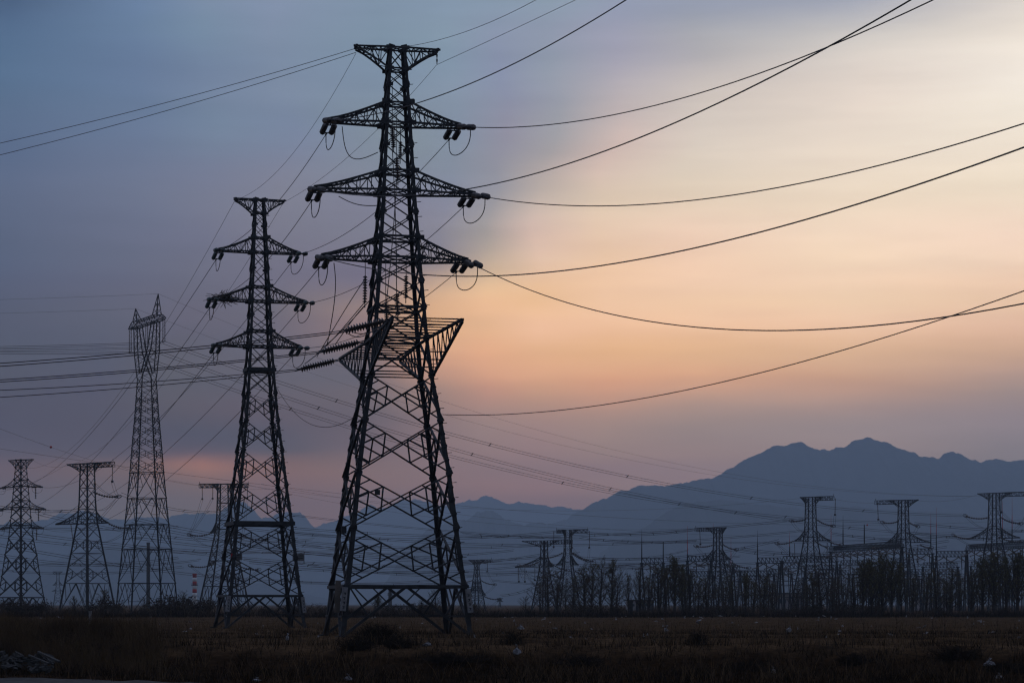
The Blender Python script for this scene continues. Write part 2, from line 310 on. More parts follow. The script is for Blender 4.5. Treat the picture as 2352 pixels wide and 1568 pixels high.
X = sx[None, :] * (42 + 0.36 * np.abs(ys)[:, None]); Y = np.repeat(ys[:, None], nx, 1)
Z = ground_z(X, Y)
def ground_material():
    m = bpy.data.materials.new('dry_field_soil'); m.use_nodes = True
    nt = m.node_tree; b = nt.nodes['Principled BSDF']; b.inputs['Roughness'].default_value = 0.95; b.inputs['Specular IOR Level'].default_value = 0.0
    t = nt.nodes.new('ShaderNodeTexCoord')
    def noise(sc, det, scale3=None):
        n = nt.nodes.new('ShaderNodeTexNoise'); n.inputs['Scale'].default_value = sc; n.inputs['Detail'].default_value = det; n.inputs['Roughness'].default_value = 0.65
        if scale3:
            mp_ = nt.nodes.new('ShaderNodeMapping'); mp_.inputs['Scale'].default_value = scale3
            nt.links.new(t.outputs['Object'], mp_.inputs[0]); nt.links.new(mp_.outputs[0], n.inputs['Vector'])
        else: nt.links.new(t.outputs['Object'], n.inputs['Vector'])
        return n.outputs['Fac']
    def ramp(f, c, p):
        r = nt.nodes.new('ShaderNodeValToRGB')
        while len(r.color_ramp.elements) < len(c): r.color_ramp.elements.new(0.5)
        for e, cc, pp in zip(r.color_ramp.elements, c, p): e.position = pp; e.color = (*cc, 1)
        nt.links.new(f, r.inputs[0]); return r.outputs[0]
    a = ramp(noise(0.45, 8, (1, 0.5, 1)), [(0.024, 0.016, 0.010), (0.078, 0.050, 0.029), (0.135, 0.087, 0.050)], (0.3, 0.52, 0.75))
    c = ramp(noise(3.0, 8), [(0.45, 0.45, 0.45), (1.3, 1.25, 1.2)], (0.3, 0.7))
    mx = nt.nodes.new('ShaderNodeMix'); mx.data_type = 'RGBA'; mx.blend_type = 'MULTIPLY'; mx.inputs[0].default_value = 1
    nt.links.new(a, mx.inputs[6]); nt.links.new(c, mx.inputs[7])
    # shade of the backlit bank painted into the soil colour below field level
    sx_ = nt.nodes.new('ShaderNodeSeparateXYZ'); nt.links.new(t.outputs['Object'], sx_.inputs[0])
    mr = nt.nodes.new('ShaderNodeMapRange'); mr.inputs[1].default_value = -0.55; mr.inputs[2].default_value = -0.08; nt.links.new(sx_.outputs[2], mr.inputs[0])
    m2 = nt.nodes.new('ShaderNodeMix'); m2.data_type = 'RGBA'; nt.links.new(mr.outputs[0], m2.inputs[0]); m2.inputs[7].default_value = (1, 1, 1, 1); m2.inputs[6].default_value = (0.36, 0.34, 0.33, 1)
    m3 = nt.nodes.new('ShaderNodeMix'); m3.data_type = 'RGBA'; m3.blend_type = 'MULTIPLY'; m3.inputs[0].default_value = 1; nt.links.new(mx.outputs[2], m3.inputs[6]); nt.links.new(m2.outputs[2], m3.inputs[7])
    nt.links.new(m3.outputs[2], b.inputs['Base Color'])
    bp = nt.nodes.new('ShaderNodeBump'); bp.inputs['Strength'].default_value = 0.8; bp.inputs['Distance'].default_value = 0.2
    nt.links.new(noise(2.0, 8), bp.inputs['Height']); nt.links.new(bp.outputs[0], b.inputs['Normal'])
    return m
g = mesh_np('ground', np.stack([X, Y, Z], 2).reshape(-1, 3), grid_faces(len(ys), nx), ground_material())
tag(g, 'dark field of dry soil and stubble above a weedy bank', None, None, 'structure')
# gravel road at the lower left
ry = np.linspace(60, 95.6, 60); rxs = np.linspace(0, 1, 60)
RX = -45 + rxs[None, :] * (26 - 0.0 * ry[:, None]); RX = RX + (1.0 * np.sin(ry * 0.4))[:, None] * rxs[None, :]
# the right edge slants towards the viewer
RX = -45 + rxs[None, :] * (45 - 10.3 - np.clip((ry - 88) * 1.1, -3, 12) + 0.5 * np.sin(ry * 1.7) + 0.4 * np.sin(ry * 4.3))[:, None]
RY = np.repeat(ry[:, None], 60, 1)
road = mesh_np('road', np.stack([RX, RY, np.maximum(ground_z(RX, RY), -1.2) + 0.03], 2).reshape(-1, 3), grid_faces(60, 60), M['gravel'])
tag(road, 'grey gravel road surface at the foot of the bank', None, None, 'structure')

def ridge(name, label, prof, D, depth, seed, rough=1.0):
    D = D * 3.2; depth = depth * 3.2
    """mountain range: crest through the given skyline, falling to the plain on both sides"""
    rs = np.random.RandomState(seed)
    us = np.array([p[0] for p in prof], float); vs = np.array([p[1] for p in prof], float)
    n = 1500
    uu = np.linspace(us[0], us[-1], n)
    vv = np.interp(uu, us, vs)
    k = np.arange(n)
    def fr(amp, base, oct_=5):
        s = np.zeros(n)
        for o in range(oct_):
            m_ = int(base * 2 ** o); s += np.interp(np.linspace(0, m_, n), np.arange(m_ + 1), rs.rand(m_ + 1) - 0.5) * amp / 1.9 ** o
        return s
    vv = vv + fr(8 * rough, 30, 3) + fr(7 * rough, 110, 4) * np.clip((CV - vv) / 90, 0, 1)
    h = np.maximum((CV - vv) * D / F + 2, 1.0)
    crx = (uu - CU) / F * D
    rows = []
    ts = np.linspace(-1, 1, 41)
    spur = fr(1.0, 14, 4); spur2 = fr(1.0, 30, 4)
    for t in ts:
        prof_h = (1 - abs(t)) ** 1.25
        gully = 1 - 0.5 * (abs(t) * (1 - abs(t)) * 4) * np.clip(0.3 + spur * 1.2 + 0.5 * spur2 * np.cos(t * 9), -0.3, 1)
        z = h * prof_h * (gully if abs(t) > 1e-6 else 1.0)
        if t < 0:   # never rise above the skyline as seen from in front
            z = np.minimum(z, h * (1 - 0.55 * abs(t)) * (D + t * depth) / D)
        if abs(t) > 0.999: z = z * 0 - 3
        yy = D + t * depth + 0.06 * depth * spur * (1 - abs(t))
        xx = crx * (1.0) + 0 * z
        rows.append(np.stack([xx, yy, z], 1))
    V = np.concatenate(rows)
    o = mesh_np(name, V, grid_faces(len(ts), n), M['rock'])
    tag(o, label, None, None, 'structure')
    return o
ridge('mountain', 'highest blue mountain with a jagged double summit on the right',
      [(1080,1376),(1180,1240),(1270,1200),(1300,1185),(1340,1165),(1370,1150),(1400,1140),(1440,1122),(1470,1112),(1500,1110),(1540,1112),(1580,1106),(1610,1098),(1640,1092),(1660,1085),(1690,1068),(1700,1062),(1740,1045),(1760,1035),(1780,1025),(1810,1019),(1828,1018),(1838,1014),(1850,1018),(1870,1024),(1890,1029),(1910,1031),(1925,1025),(1940,1025),(1960,1014),(1980,1008),(1998,1005),(2015,1009),(2030,1015),(2050,1024),(2070,1032),(2085,1036),(2095,1034),(2110,1041),(2130,1050),(2150,1053),(2165,1043),(2185,1038),(2205,1044),(2225,1056),(2240,1062),(2260,1056),(2280,1054),(2300,1062),(2330,1063),(2352,1067),(2420,1095),(2560,1120),(2700,1180),(2900,1240),(3100,1320),(3300,1378)], 4000, 1200, 5)
ridge('foothill', 'darker spur in front of the highest mountain',
      [(1330,1376),(1380,1262),(1430,1232),(1480,1209),(1518,1182),(1557,1162),(1610,1151),(1680,1148),(1760,1160),(1850,1170),(1980,1160),(2100,1172),(2250,1180),(2352,1190),(2600,1260),(2900,1376)], 3100, 700, 8, 0.6)
ridge('hill_range', 'pale blue distant range with a low rounded top between the pylons and the main mountain',
      [(560,1370),(640,1235),(730,1206),(760,1196),(780,1190),(815,1180),(832,1168),(850,1158),(866,1160),(880,1163),(900,1154),(925,1146),(950,1142),(985,1152),(1010,1165),(1035,1158),(1050,1151),(1085,1144),(1100,1141),(1108,1138),(1118,1137),(1135,1144),(1150,1151),(1170,1154),(1200,1153),(1230,1159),(1260,1161),(1300,1164),(1330,1167),(1380,1176),(1450,1200),(1600,1260),(1800,1376)], 5600, 900, 11, 0.8)
ridge('foothill', 'low darker hill in front of the pale distant range',
      [(860,1376),(930,1260),(980,1215),(1040,1196),(1070,1192),(1100,1172),(1125,1170),(1150,1182),(1180,1200),(1210,1204),(1240,1197),(1270,1204),(1310,1218),(1380,1250),(1500,1376)], 3700, 500, 14, 0.6)
ridge('hill_range', 'blue hills with a steep right edge behind the left pylons',
      [(-400,1376),(-250,1262),(-100,1215),(20,1200),(100,1190),(150,1178),(190,1172),(240,1182),(290,1192),(330,1184),(380,1185),(400,1181),(440,1180),(500,1178),(515,1166),(540,1152),(560,1150),(585,1166),(600,1186),(620,1184),(640,1176),(670,1174),(690,1174),(698,1180),(706,1192),(716,1207),(735,1218),(800,1260),(880,1376)], 4600, 800, 21, 0.8)
ridge('foothill', 'low dark slope at the foot of the left hills',
      [(-350,1376),(-200,1310),(60,1305),(170,1270),(260,1250),(340,1262),(430,1290),(560,1330),(760,1376)], 3400, 500, 25, 0.5)

hz = MB(); hz.box((0, 10600, 500), 20000, 22800, 1008)      # z from -4 to 1004, y -800 .. 22000
hm = bpy.data.materials.new('haze'); hm.use_nodes = True
ht = hm.node_tree; ht.nodes.clear()
ho = ht.nodes.new('ShaderNodeOutputMaterial'); hv = ht.nodes.new('ShaderNodeVolumePrincipled')
hv.inputs['Color'].default_value = (0.62, 0.78, 0.95, 1); hv.inputs['Density'].default_value = 0.000105
ht.links.new(hv.outputs[0], ho.inputs['Volume'])
hazeo = hz.build('haze', hm); tag(hazeo, 'blue evening haze over the plain', None, None, 'stuff')
# ------------------------------------------------------------------ lattice towers
def catenary(a, b, sag, n=24):
    a = Vector(a); b = Vector(b)
    return [a.lerp(b, t / n) - Vector((0, 0, 4 * sag * (t / n) * (1 - t / n))) for t in range(n + 1)]
def insulator(mb, a, b, r, n=9, m=0, sides=8):
    """string of cap-and-pin discs from a to b"""
    a = Vector(a); b = Vector(b); d = b - a; pts = []; rs = []
    for i in range(n):
        for f, k in ((0.02, 0.32), (0.22, 0.45), (0.5, 1.0), (0.72, 0.95), (0.8, 0.35)):
            pts.append(a + d * ((i + f) / n)); rs.append(r * k)
    pts.append(b); rs.append(r * 0.3)
    mb.tube(pts, rs, sides, m)
def prof_at(prof, z):
    for (z0, w0), (z1, w1) in zip(prof, prof[1:]):
        if z0 <= z <= z1: return w0 + (w1 - w0) * (z - z0) / (z1 - z0)
    return prof[0][1] if z < prof[0][0] else prof[-1][1]
SG = [(-1, -1), (1, -1), (1, 1), (-1, 1)]
def corner(prof, z, k):
    w = prof_at(prof, z); return Vector((SG[k][0] * w, SG[k][1] * w, z))
def legs(prof, w_low, w_high, steel, root, bolts=None, kind='angle', bands=None):
    zt = prof[-1][0]
    for k in range(4):
        mb = MB()
        zs = [p[0] for p in prof]
        for z0, z1 in zip(zs, zs[1:]):
            t = 1 - (z0 + z1) / 2 / zt
            w = w_high + (w_low - w_high) * t
            a, b = corner(prof, z0, k), corner(prof, z1, k)
            if kind == 'angle': mb.angle(a, b, w, (SG[k][0], SG[k][1], 0))
            else: mb.bar(a, b, w)
        if bolts and k in bolts:
            z = 3.0
            while z < zt - 1:
                c = corner(prof, z, k); mb.bar(c, c + Vector((SG[k][0] * 0.26, 0, 0.03)), 0.035); z += 0.9
        # concrete-coloured base shoe
        c = corner(prof, 0, k); mb.box(c + Vector((0, 0, 0.05)), w_low * 1.9, w_low * 1.9, 0.14)
        o = mb.build('tower_leg', steel, root)
        if bands and k in bands:
            z0, z1 = bands[k]
            b = MB()
            a, c2 = corner(prof, z0, k), corner(prof, z1, k)
            b.bar(a + Vector((SG[k][0] * 0.03, -0.04, 0)), c2 + Vector((SG[k][0] * 0.03, -0.04, 0)), w_low * 1.05, w_low * 1.05, 0)
            d = c2 - a
            for i in range(1, 5):     # illegible painted characters
                p = a + d * (i / 5.2) + Vector((SG[k][0] * 0.03, -0.04 - w_low * 0.54, 0))
                b.box(p, w_low * 0.42, 0.02, 0.05, 0, 1); b.box(p + Vector((0.02, 0, -0.06)), 0.05, 0.02, 0.13, 0, 1); b.box(p + Vector((-0.03, 0, -0.12)), w_low * 0.3, 0.02, 0.04, 0, 1)
            b.build('painted_band', [M['white'], M['ink']], o)
def face_panel(mb, prof, z0, z1, w, mode='X', wr=None, faces=range(4), gus=0.0):
    """bracing of one storey on each face"""
    wr = wr or w * 0.6
    for f in faces:
        k, l = f, (f + 1) % 4
        a0, b0, a1, b1 = corner(prof, z0, k), corner(prof, z0, l), corner(prof, z1, k), corner(prof, z1, l)
        out = Vector((0, -1, 0)) if f == 0 else Vector((1, 0, 0)) if f == 1 else Vector((0, 1, 0)) if f == 2 else Vector((-1, 0, 0))
        off = out * (w * 0.4)
        if mode in ('X', 'XR', 'XH'):
            mb.bar(a0 + off, b1 + off, w, w * 0.55); mb.bar(b0 - off, a1 - off, w, w * 0.55)
        if mode == 'XR':
            W0 = (b0 - a0).length; W1 = (b1 - a1).length
            tc_ = W0 / (W0 + W1)
            for (p0, p1, q0, q1) in ((a0, a1, b0, b1), (b0, b1, a0, a1)):
                lo = lambda t: p0.lerp(q1, t)      # diagonal rising from this side's lower corner
                hi = lambda t: p1.lerp(q0, t)      # diagonal falling from this side's upper corner
                tl, th = tc_ * 0.55, (1 - tc_) * 0.55
                mb.bar(lo(tl), hi(th), wr)
                mid = p0.lerp(p1, 0.5 * (tl + 1 - th))
                mb.bar(lo(tl), mid, wr); mb.bar(hi(th), mid, wr)
                tl2, th2 = tc_ * 0.28, (1 - tc_) * 0.28
                mb.bar(lo(tl2), p0.lerp(p1, 0.27), wr * 0.9); mb.bar(hi(th2), p0.lerp(p1, 0.74), wr * 0.9)
        if mode == 'XH': mb.bar(a1, b1, w)
        if mode in ('K', 'KR'):          # horizontal on top, inverted V below
            mb.bar(a1 + off, b1 + off, w * 1.2)
            m1 = (a1 + b1) / 2
            mb.bar(m1, a0, w); mb.bar(m1, b0, w)
            if mode == 'KR':
                for (p0, p1) in ((a0, a1), (b0, b1)):
                    zz = 0.42
                    q = p0.lerp(m1, zz); s = p0.lerp(p1, zz)
                    mb.bar(q, s, wr * 1.1)
                    mb.bar(q, p1.lerp(m1, 0.06), wr); mb.bar(p0.lerp(m1, 0.7), p1.lerp(m1, 0.42), wr * .8)
        if mode == 'H': mb.bar(a1, b1, w)
        if gus:
            for c, s in ((a1, b1), (b1, a1)):
                d = (s - c).normalized()
                c2 = c + d * gus * 0.55 + out * (w * 0.2)
                u = Vector((0, 0, 1))
                mb._add([c2 - d * gus * .6 - u * gus * .6, c2 + d * gus * .55 - u * gus * .3, c2 + d * gus * .55 + u * gus * .3, c2 - d * gus * .6 + u * gus * .6,
                         c2 - d * gus * .6 - u * gus * .6 + out * .03, c2 + d * gus * .55 - u * gus * .3 + out * .03, c2 + d * gus * .55 + u * gus * .3 + out * .03, c2 - d * gus * .6 + u * gus * .6 + out * .03],
                        [(3, 2, 1, 0), (4, 5, 6, 7), (0, 1, 5, 4), (1, 2, 6, 5), (2, 3, 7, 6), (3, 0, 4, 7)])
def arm(prof, side, zb, zt, L, tip_w, nseg, w, wb, flat='bottom', gus=0.0, axis='x', ztip=None, sweep=0.0, conc=1.3):
    """tapered crossarm on one side of the body; its flat chord pair is at the bottom (or at the top)"""
    mb = MB()
    def pt(along, across, z): return Vector((along, across, z)) if axis == 'x' else Vector((-across, along, z))
    zf, zs_ = (zb, zt) if flat == 'bottom' else (zt, zb)
    hf, hs = prof_at(prof, zf), prof_at(prof, zs_)
    ztip = zf if ztip is None else ztip
    bot, top = [], []
    for s in (-1, 1):
        b0 = pt(side * hf, s * hf, zf); t0 = pt(side * hs, s * hs, zs_)
        bt = pt(side * L, s * tip_w, ztip); tt = pt(side * L, s * tip_w * 0.8, ztip + (0.14 if flat == 'bottom' else -0.14))
        mb.bar(b0, bt, w)
        B = [b0.lerp(bt, i / nseg) for i in range(nseg + 1)]; T = [t0.lerp(tt, i / nseg) for i in range(nseg + 1)]
        for i in range(1, nseg):    # the slanting chord is steeper next to the body
            t = i / nseg; T[i].z = tt.z + (t0.z - tt.z) * (1 - t) ** conc
        for i in range(nseg): mb.bar(T[i], T[i + 1], w)
        bot.append(B); top.append(T)
        for i in range(nseg):
            if i: mb.bar(B[i], T[i], wb)
            if i < nseg - 1:
                if i % 2 == 0: mb.bar(B[i], T[i + 1], wb)
                else: mb.bar(T[i], B[i + 1], wb)
    for ch, wr in ((bot, wb), (top, wb)):
        for i in range(1, nseg + 1):
            mb.bar(ch[0][i], ch[1][i], wr)
            if i < nseg + 1: mb.bar(ch[0][i - 1] if i % 2 else ch[1][i - 1], ch[1][i] if i % 2 else ch[0][i], wr)
    # end plate
    e = pt(side * L, 0, ztip)
    mb.bar(pt(side * L, -tip_w - 0.12, ztip), pt(side * L, tip_w + 0.12, ztip), w * 1.5)
    mb.bar(pt(side * (L - 0.1), -tip_w, ztip), pt(side * (L + 0.16), -tip_w * .6, ztip + .02), w * 1.2)
    if gus:
        for s in (-1, 1):
            for zz, h in ((zf, hf), (zs_, hs)):
                mb.box(pt(side * (h + gus * 0.25), s * (h + 0.02), zz), gus * 1.1 if axis == 'x' else 0.04, 0.04 if axis == 'x' else gus * 1.1, gus * 0.8)
    return mb
def twin_string(mb, a, d, gap, r, n, across):
    """two parallel insulator strings joined by yokes; returns the far clamp"""
    a = Vector(a); d = Vector(d); x = Vector(across).normalized() * gap / 2
    u = d.normalized(); L = d.length
    mb.bar(a, a + u * 0.18, 0.06, m=1)
    mb.bar(a + u * 0.18 - x * 1.1, a + u * 0.18 + x * 1.1, 0.07, m=1)
    for s in (-1, 1): insulator(mb, a + u * 0.2 + x * s, a + u * (L - 0.25) + x * s, r, n)
    mb.bar(a + u * (L - 0.22) - x * 1.1, a + u * (L - 0.22) + x * 1.1, 0.07, m=1)
    e = a + d
    mb.bar(a + u * (L - 0.22), e + u * 0.15, 0.08, m=1)
    return e

def double_circuit(name, label, u, D, yaw, prof, panels, arms, earth, next_dir, prev_dir, cat='pylon', group=None, mast=None, wsc=1.0, steel='steel', ins='porcelain', str_len=1.6, str_r=0.19, bands=None, n_arm=6):
    """strain tower of a double circuit line; returns its Empty and the world points where conductors start"""
    loc = Vector(((u - CU) / F * D, D, 0.0)); loc.z = gz(loc.x, loc.y) * 0 + 0.0
    root = empty(name, loc, yaw); tag(root, label, cat, group)
    st = M[steel]
    legs(prof, 0.30 * wsc, 0.17 * wsc, st, root, bolts=(1,), bands=bands)
    mb = MB()
    for (z0, z1, mode, w) in panels:
        face_panel(mb, prof, z0, z1, w * wsc, mode, gus=0.30 * wsc if mode in ('XR', 'XH', 'X', 'KR') else 0)
        if mode in ('KR', 'XH', 'H'):
            c = [corner(prof, z1, k) for k in range(4)]
            mb.bar(c[0], c[2], w * .6 * wsc); mb.bar(c[1], c[3], w * .6 * wsc)
    mb.build('tower_body', st, root)
    pts = {}
    cy, sy = math.cos(yaw), math.sin(yaw)
    def W(p): return Vector((loc.x + p.x * cy - p.y * sy, loc.y + p.x * sy + p.y * cy, loc.z + p.z))
    def Wi(d): d = Vector(d); return Vector((d.x * cy + d.y * sy, -d.x * sy + d.y * cy, d.z))
    for s in (-1, 1):
        o = arm(prof, s, earth['zb'], earth['zt'], earth['L'], 0.3, 4, 0.10 * wsc, 0.05 * wsc, 'top', gus=0.26 * wsc).build('earth_wire_arm', st, root)
        pts['e', s] = W(Vector((s * earth['L'], 0, earth['zt'] - 0.1)))
    for i, (zb, zt, Ll, Lr) in enumerate(arms):
        for s in (-1, 1):
            L = Ll if s < 0 else Lr
            arm(prof, s, zb, zt, L, 0.35, n_arm, 0.115 * wsc, 0.052 * wsc * (1 if D < 300 else .75), 'bottom', gus=0.36 * wsc, conc=1.3 if D < 300 else 1.7).build('crossarm', st, root)
            ends = []
            for which, dw in (('n', next_dir[i, s] if isinstance(next_dir, dict) else next_dir), ('p', prev_dir)):
                d = Wi(Vector(dw).normalized() * str_len)
                x0 = s * (L + 0.05) if which == 'n' else s * (L - 0.25) if s > 0 else s * (L - 0.2)
                a = Vector((x0, (-0.42 if d.y < 0 else 0.42), zb - 0.06))
                mbs = MB(); e = twin_string(mbs, a, d, 0.56, str_r, 6, (1, 0, 0))
                mbs.build('insulator_string', [M[ins], st], root, True)
                pts[i, s, which] = W(e); ends.append(e)
            jm = MB(); a, b = ends
            mid = (a + b) / 2 + Vector((s * 0.05, 0, -1.15))
            pp = []
            for k in range(17):
                t = k / 16; c = math.sin(math.pi * t) ** 0.55
                q = a.lerp(b, 0.5 - 0.5 * math.cos(math.pi * t)); pp.append(q + Vector((0, 0, -1.25 * c)))
            jm.tube(pp, 0.03, 5); jm.build('jumper_cable', M['wire'], root, True)
    return root, pts, W, Wi

# ---- the two near pylons
T1_PROF = [(0, 3.99), (3.06, 3.64), (6.57, 3.22), (9.87, 2.85), (13.06, 2.4), (15.8, 1.94), (18.1, 1.68), (23.03, 1.30), (27.13, 1.02), (31.28, 0.8), (35.9, 0.505)]
T1_PAN = [(0, 3.06, 'KR', .16), (3.06, 6.57, 'XR', .15), (6.57, 9.87, 'XR', .15), (9.87, 13.06, 'XR', .15), (13.06, 15.8, 'XR', .14), (15.8, 18.1, 'XH', .14), (18.1, 20.0, 'XH', .13), (20.0, 21.6, 'X', .12),
          (21.6, 23.03, 'XH', .12), (23.03, 24.3, 'XH', .12), (24.3, 25.8, 'X', .11), (25.8, 27.13, 'XH', .11), (27.13, 28.35, 'XH', .11), (28.35, 29.9, 'X', .10), (29.9, 31.28, 'XH', .10), (31.28, 32.5, 'XH', .10),
          (32.5, 33.6, 'X', .09), (33.6, 34.6, 'XH', .09), (34.6, 35.9, 'XH', .09)]
T1_ARMS = [(31.28, 32.55, 4.2, 3.95), (27.13, 28.35, 5.1, 4.85), (23.03, 24.25, 4.65, 4.4)]
TH = R(20)
NEXT = {}
WF = {}
def fitwire(S, pix, th):
    """slope and curvature of a conductor leaving S in plan direction th so that it passes the given picture points"""
    s, c = math.sin(th), math.cos(th); A = []; B = []
    for (u, v) in pix:
        k = (u - CU) / F; t = (k * S.y - S.x) / (s + k * c); D = S.y - t * c
        z = CZ + (CV - v) * D / F - S.z; w = F / D
        A.append([t * w, t * t * w]); B.append(z * w)
    x, *_ = np.linalg.lstsq(np.array(A), np.array(B), rcond=None)
    return float(x[0]), float(x[1])
NEAR_PIX = {(0, 1): [(1200,303),(1380,275),(1500,238),(1700,178),(1900,105),(2150,0)],
 (0, -1): [(965,240),(1200,130),(1440,0)],
 (1, 1): [(1320,483),(1500,473),(1700,437),(2000,377),(2352,288)],
 (1, -1): [(1090,443),(1300,377),(1500,292),(1900,105),(2100,0)],
 (2, 1): [(1300,705),(1500,740),(1700,751),(2000,742),(2352,700)],
 (2, -1): [(980,648),(1200,640),(1500,577),(1800,505),(2100,427),(2352,345)]}
for k, px in NEAR_PIX.items():
    i, s = k
    S0 = Vector((-7.05 + s * 5.0 + 0.5, 138.0, T1_ARMS[i][0] - 0.3))
    a, b = fitwire(S0, px, TH); NEXT[k] = (math.sin(TH), -math.cos(TH), max(-0.42, min(-0.05, a)))
T2_D, T2_U = 191.0, 596.0
prev = (-0.255, 0.95, -0.20)
t1, t1p, W1, Wi1 = double_circuit('transmission_tower', 'largest near lattice pylon with a wide truss platform below its arms', 911, 139.0, R(12), T1_PROF, T1_PAN, T1_ARMS,
    dict(zb=34.6, zt=35.9, L=2.5), NEXT, prev, group='double circuit lattice pylons', bands={0: (1.6, 3.0), 1: (1.5, 2.9)})
# branch platform crossing the line direction
BR_Z, BR_ZB, BR_L, BR_W = 18.1, 15.85, 11.0, 2.0
for s in (-1, 1):
    mb = MB(); st = M['steel']
    NS = 7
    hb = prof_at(T1_PROF, BR_Z); hl = prof_at(T1_PROF, BR_ZB)
    ch = {}
    for q in (-1, 1):
        a = Vector((q * hb, s * hb, BR_Z)); b = Vector((q * BR_W, s * BR_L, BR_Z + 0.0)); c = Vector((q * hl, s * hl, BR_ZB))
        mb.bar(a, b, .2, .12); mb.bar(c, b + Vector((0, 0, -0.12)), .15)
        Tn = [a.lerp(b, i / NS) for i in range(NS + 1)]; Bn = [c.lerp(b, i / NS) for i in range(NS + 1)]
        ch[q] = (Tn, Bn)
        for i in range(1, NS):
            mb.bar(Tn[i], Bn[i], .07); mb.bar(Tn[i], Bn[i - 1], .06)
    for i in range(1, NS + 1):
        mb.bar(ch[-1][0][i], ch[1][0][i], .13, .06)
        if i in (2, 5): mb.bar(ch[-1][0][i - 1], ch[1][0][i], .08, .04)
        if i < 4: mb.bar(ch[-1][1][i], ch[1][1][i], .07)
    mb.build('branch_crossarm', st, t1)
BR_ENDS = []
for yy in (-10.6, 0.0, 10.7):
    x0 = -BR_W - 0.05 if abs(yy) > 5 else -prof_at(T1_PROF, BR_Z) - 0.3
    for dy in (-0.55, 0.55):
        mb = MB(); a = Vector((x0, yy + dy, BR_Z - 0.1)); d = Vector((-2.9, 0.0, -0.75))
        u_ = d.normalized()
        mb.tube([a, a + u_ * 0.5], 0.035, 5, 1); insulator(mb, a + u_ * 0.45, a + d * 0.86, 0.19, 13)
        mb.tube([a + d * 0.86, a + d], 0.04, 5, 1)
        mb.build('insulator_string', [M['porcelain'], M['steel']], t1, True)
        BR_ENDS.append(W1(a + d))
# suspended jumper strings inside the body (positions read along the tower axis)
def t1_local(u, v, dy):
    D = 139.0 + dy; p = P(u, v, D); d = p - Vector((-7.045, 139.0, 0)); return Wi1(d)
for (u0, v0, v1, dy, r) in [(901, 291, 338, -.9, .17), (911, 361, 414, -.9, .17), (920, 324, 364, .6, .13), (886, 693, 738, -2.5, .17), (911, 673, 722, -2.5, .17), (839, 632, 694, -.2, .15), (933, 632, 684, -.2, .15), (883, 448, 486, .3, .13)]:
    mb = MB(); a = t1_local(u0, v0, dy); b = t1_local(u0 + (3 if r > .16 else -1), v1, dy)
    up_ = a + Vector((0, 0, 1.3 if r < .16 else 2.6))
    mb.tube([up_, a], 0.022, 5, 1); insulator(mb, a, b, r, 10); mb.tube([b, b + Vector((0, 0, -.3))], .03, 5, 1)
    mb.build('insulator_string', [M['porcelain'], M['steel']], t1, True)
# jumpers dropping from the arms to the branch strings
for (pa, pb, bulge) in [(t1_local(767, 603, -.8), t1_local(752, 788, 3), .9), (t1_local(838, 640, 0), t1_local(728, 818, 8), .8), (t1_local(840, 690, 0), t1_local(700, 834, 10), -.6), (t1_local(886, 738, -2.5), t1_local(800, 765, -8), -.5), (t1_local(911, 722, -2.5), t1_local(812, 762, -8), -.5), (t1_local(838, 700, 0), t1_local(770, 790, 2), .5),
                        (t1_local(848, 690, .4), t1_local(738, 800, 6), -.3), (t1_local(786, 290, -.5), t1_local(868, 349, -.6), -1.1), (t1_local(778, 450, -.5), t1_local(880, 470, .5), -.25), (t1_local(901, 338, -.9), t1_local(911, 673, -2.4), .2), (t1_local(911, 414, -.9), t1_local(888, 690, -2.4), .2)]:
    mb = MB(); n = 16
    mb.tube([pa.lerp(pb, t / n) + Vector((bulge * .5, 0, bulge)) * math.sin(math.pi * t / n) * (1 if bulge < 0 else .6) for t in range(n + 1)], .028, 5)
    mb.build('jumper_cable', M['wire'], t1, True)
# sign boards and the pale panel near the foot
mb = MB(); c = t1_local(775, 1368, -4.2); mb.bar(c + Vector((0.05, 0, .95)), c - Vector((0.02, 0, .95)), .34, .06); mb.build('cable_guard_panel', M['cream'], t1)
mb = MB(); c = t1_local(896, 1132, -3.6); 
mb = MB(); c = t1_local(867, 1129, -3.2); mb.box(c, .3, .12, .3); mb.build('junction_box', M['steel'], t1)
mb = MB(); c = t1_local(790, 1215, -2.8); mb.box(c, .3, .12, .45); mb.build('junction_box', M['steel'], t1)

T2_PROF = [(0, 3.35), (2.7, 3.02), (5.84, 2.70), (8.72, 2.42), (11.9, 2.02), (14.8, 1.72), (17.3, 1.42), (19.6, 1.24), (21.6, 1.10), (23.6, 0.98), (27.4, 0.82), (31.5, 0.63), (35.9, 0.42)]
T2_PAN = [(0, 2.7, 'KR', .16), (2.7, 5.84, 'XR', .14), (5.84, 8.72, 'XR', .14), (8.72, 8.73, 'H', .34), (8.73, 11.9, 'XR', .13), (11.9, 14.8, 'XR', .13), (14.8, 17.3, 'XR', .13), (17.3, 19.6, 'XR', .12), (19.6, 21.6, 'XH', .13), (21.6, 21.61, 'H', .3),
          (21.61, 23.6, 'XH', .11), (23.6, 24.9, 'XH', .11), (24.9, 26.2, 'X', .1), (26.2, 27.4, 'XH', .1), (27.4, 28.6, 'XH', .1), (28.6, 30.1, 'X', .09), (30.1, 31.5, 'XH', .09), (31.5, 32.7, 'XH', .09), (32.7, 33.8, 'X', .08), (33.8, 34.8, 'XH', .08), (34.8, 35.9, 'XH', .08)]
T2_ARMS = [(31.5, 32.75, 3.5, 3.35), (27.4, 28.65, 4.05, 3.95), (23.6, 24.85, 3.7, 3.5)]
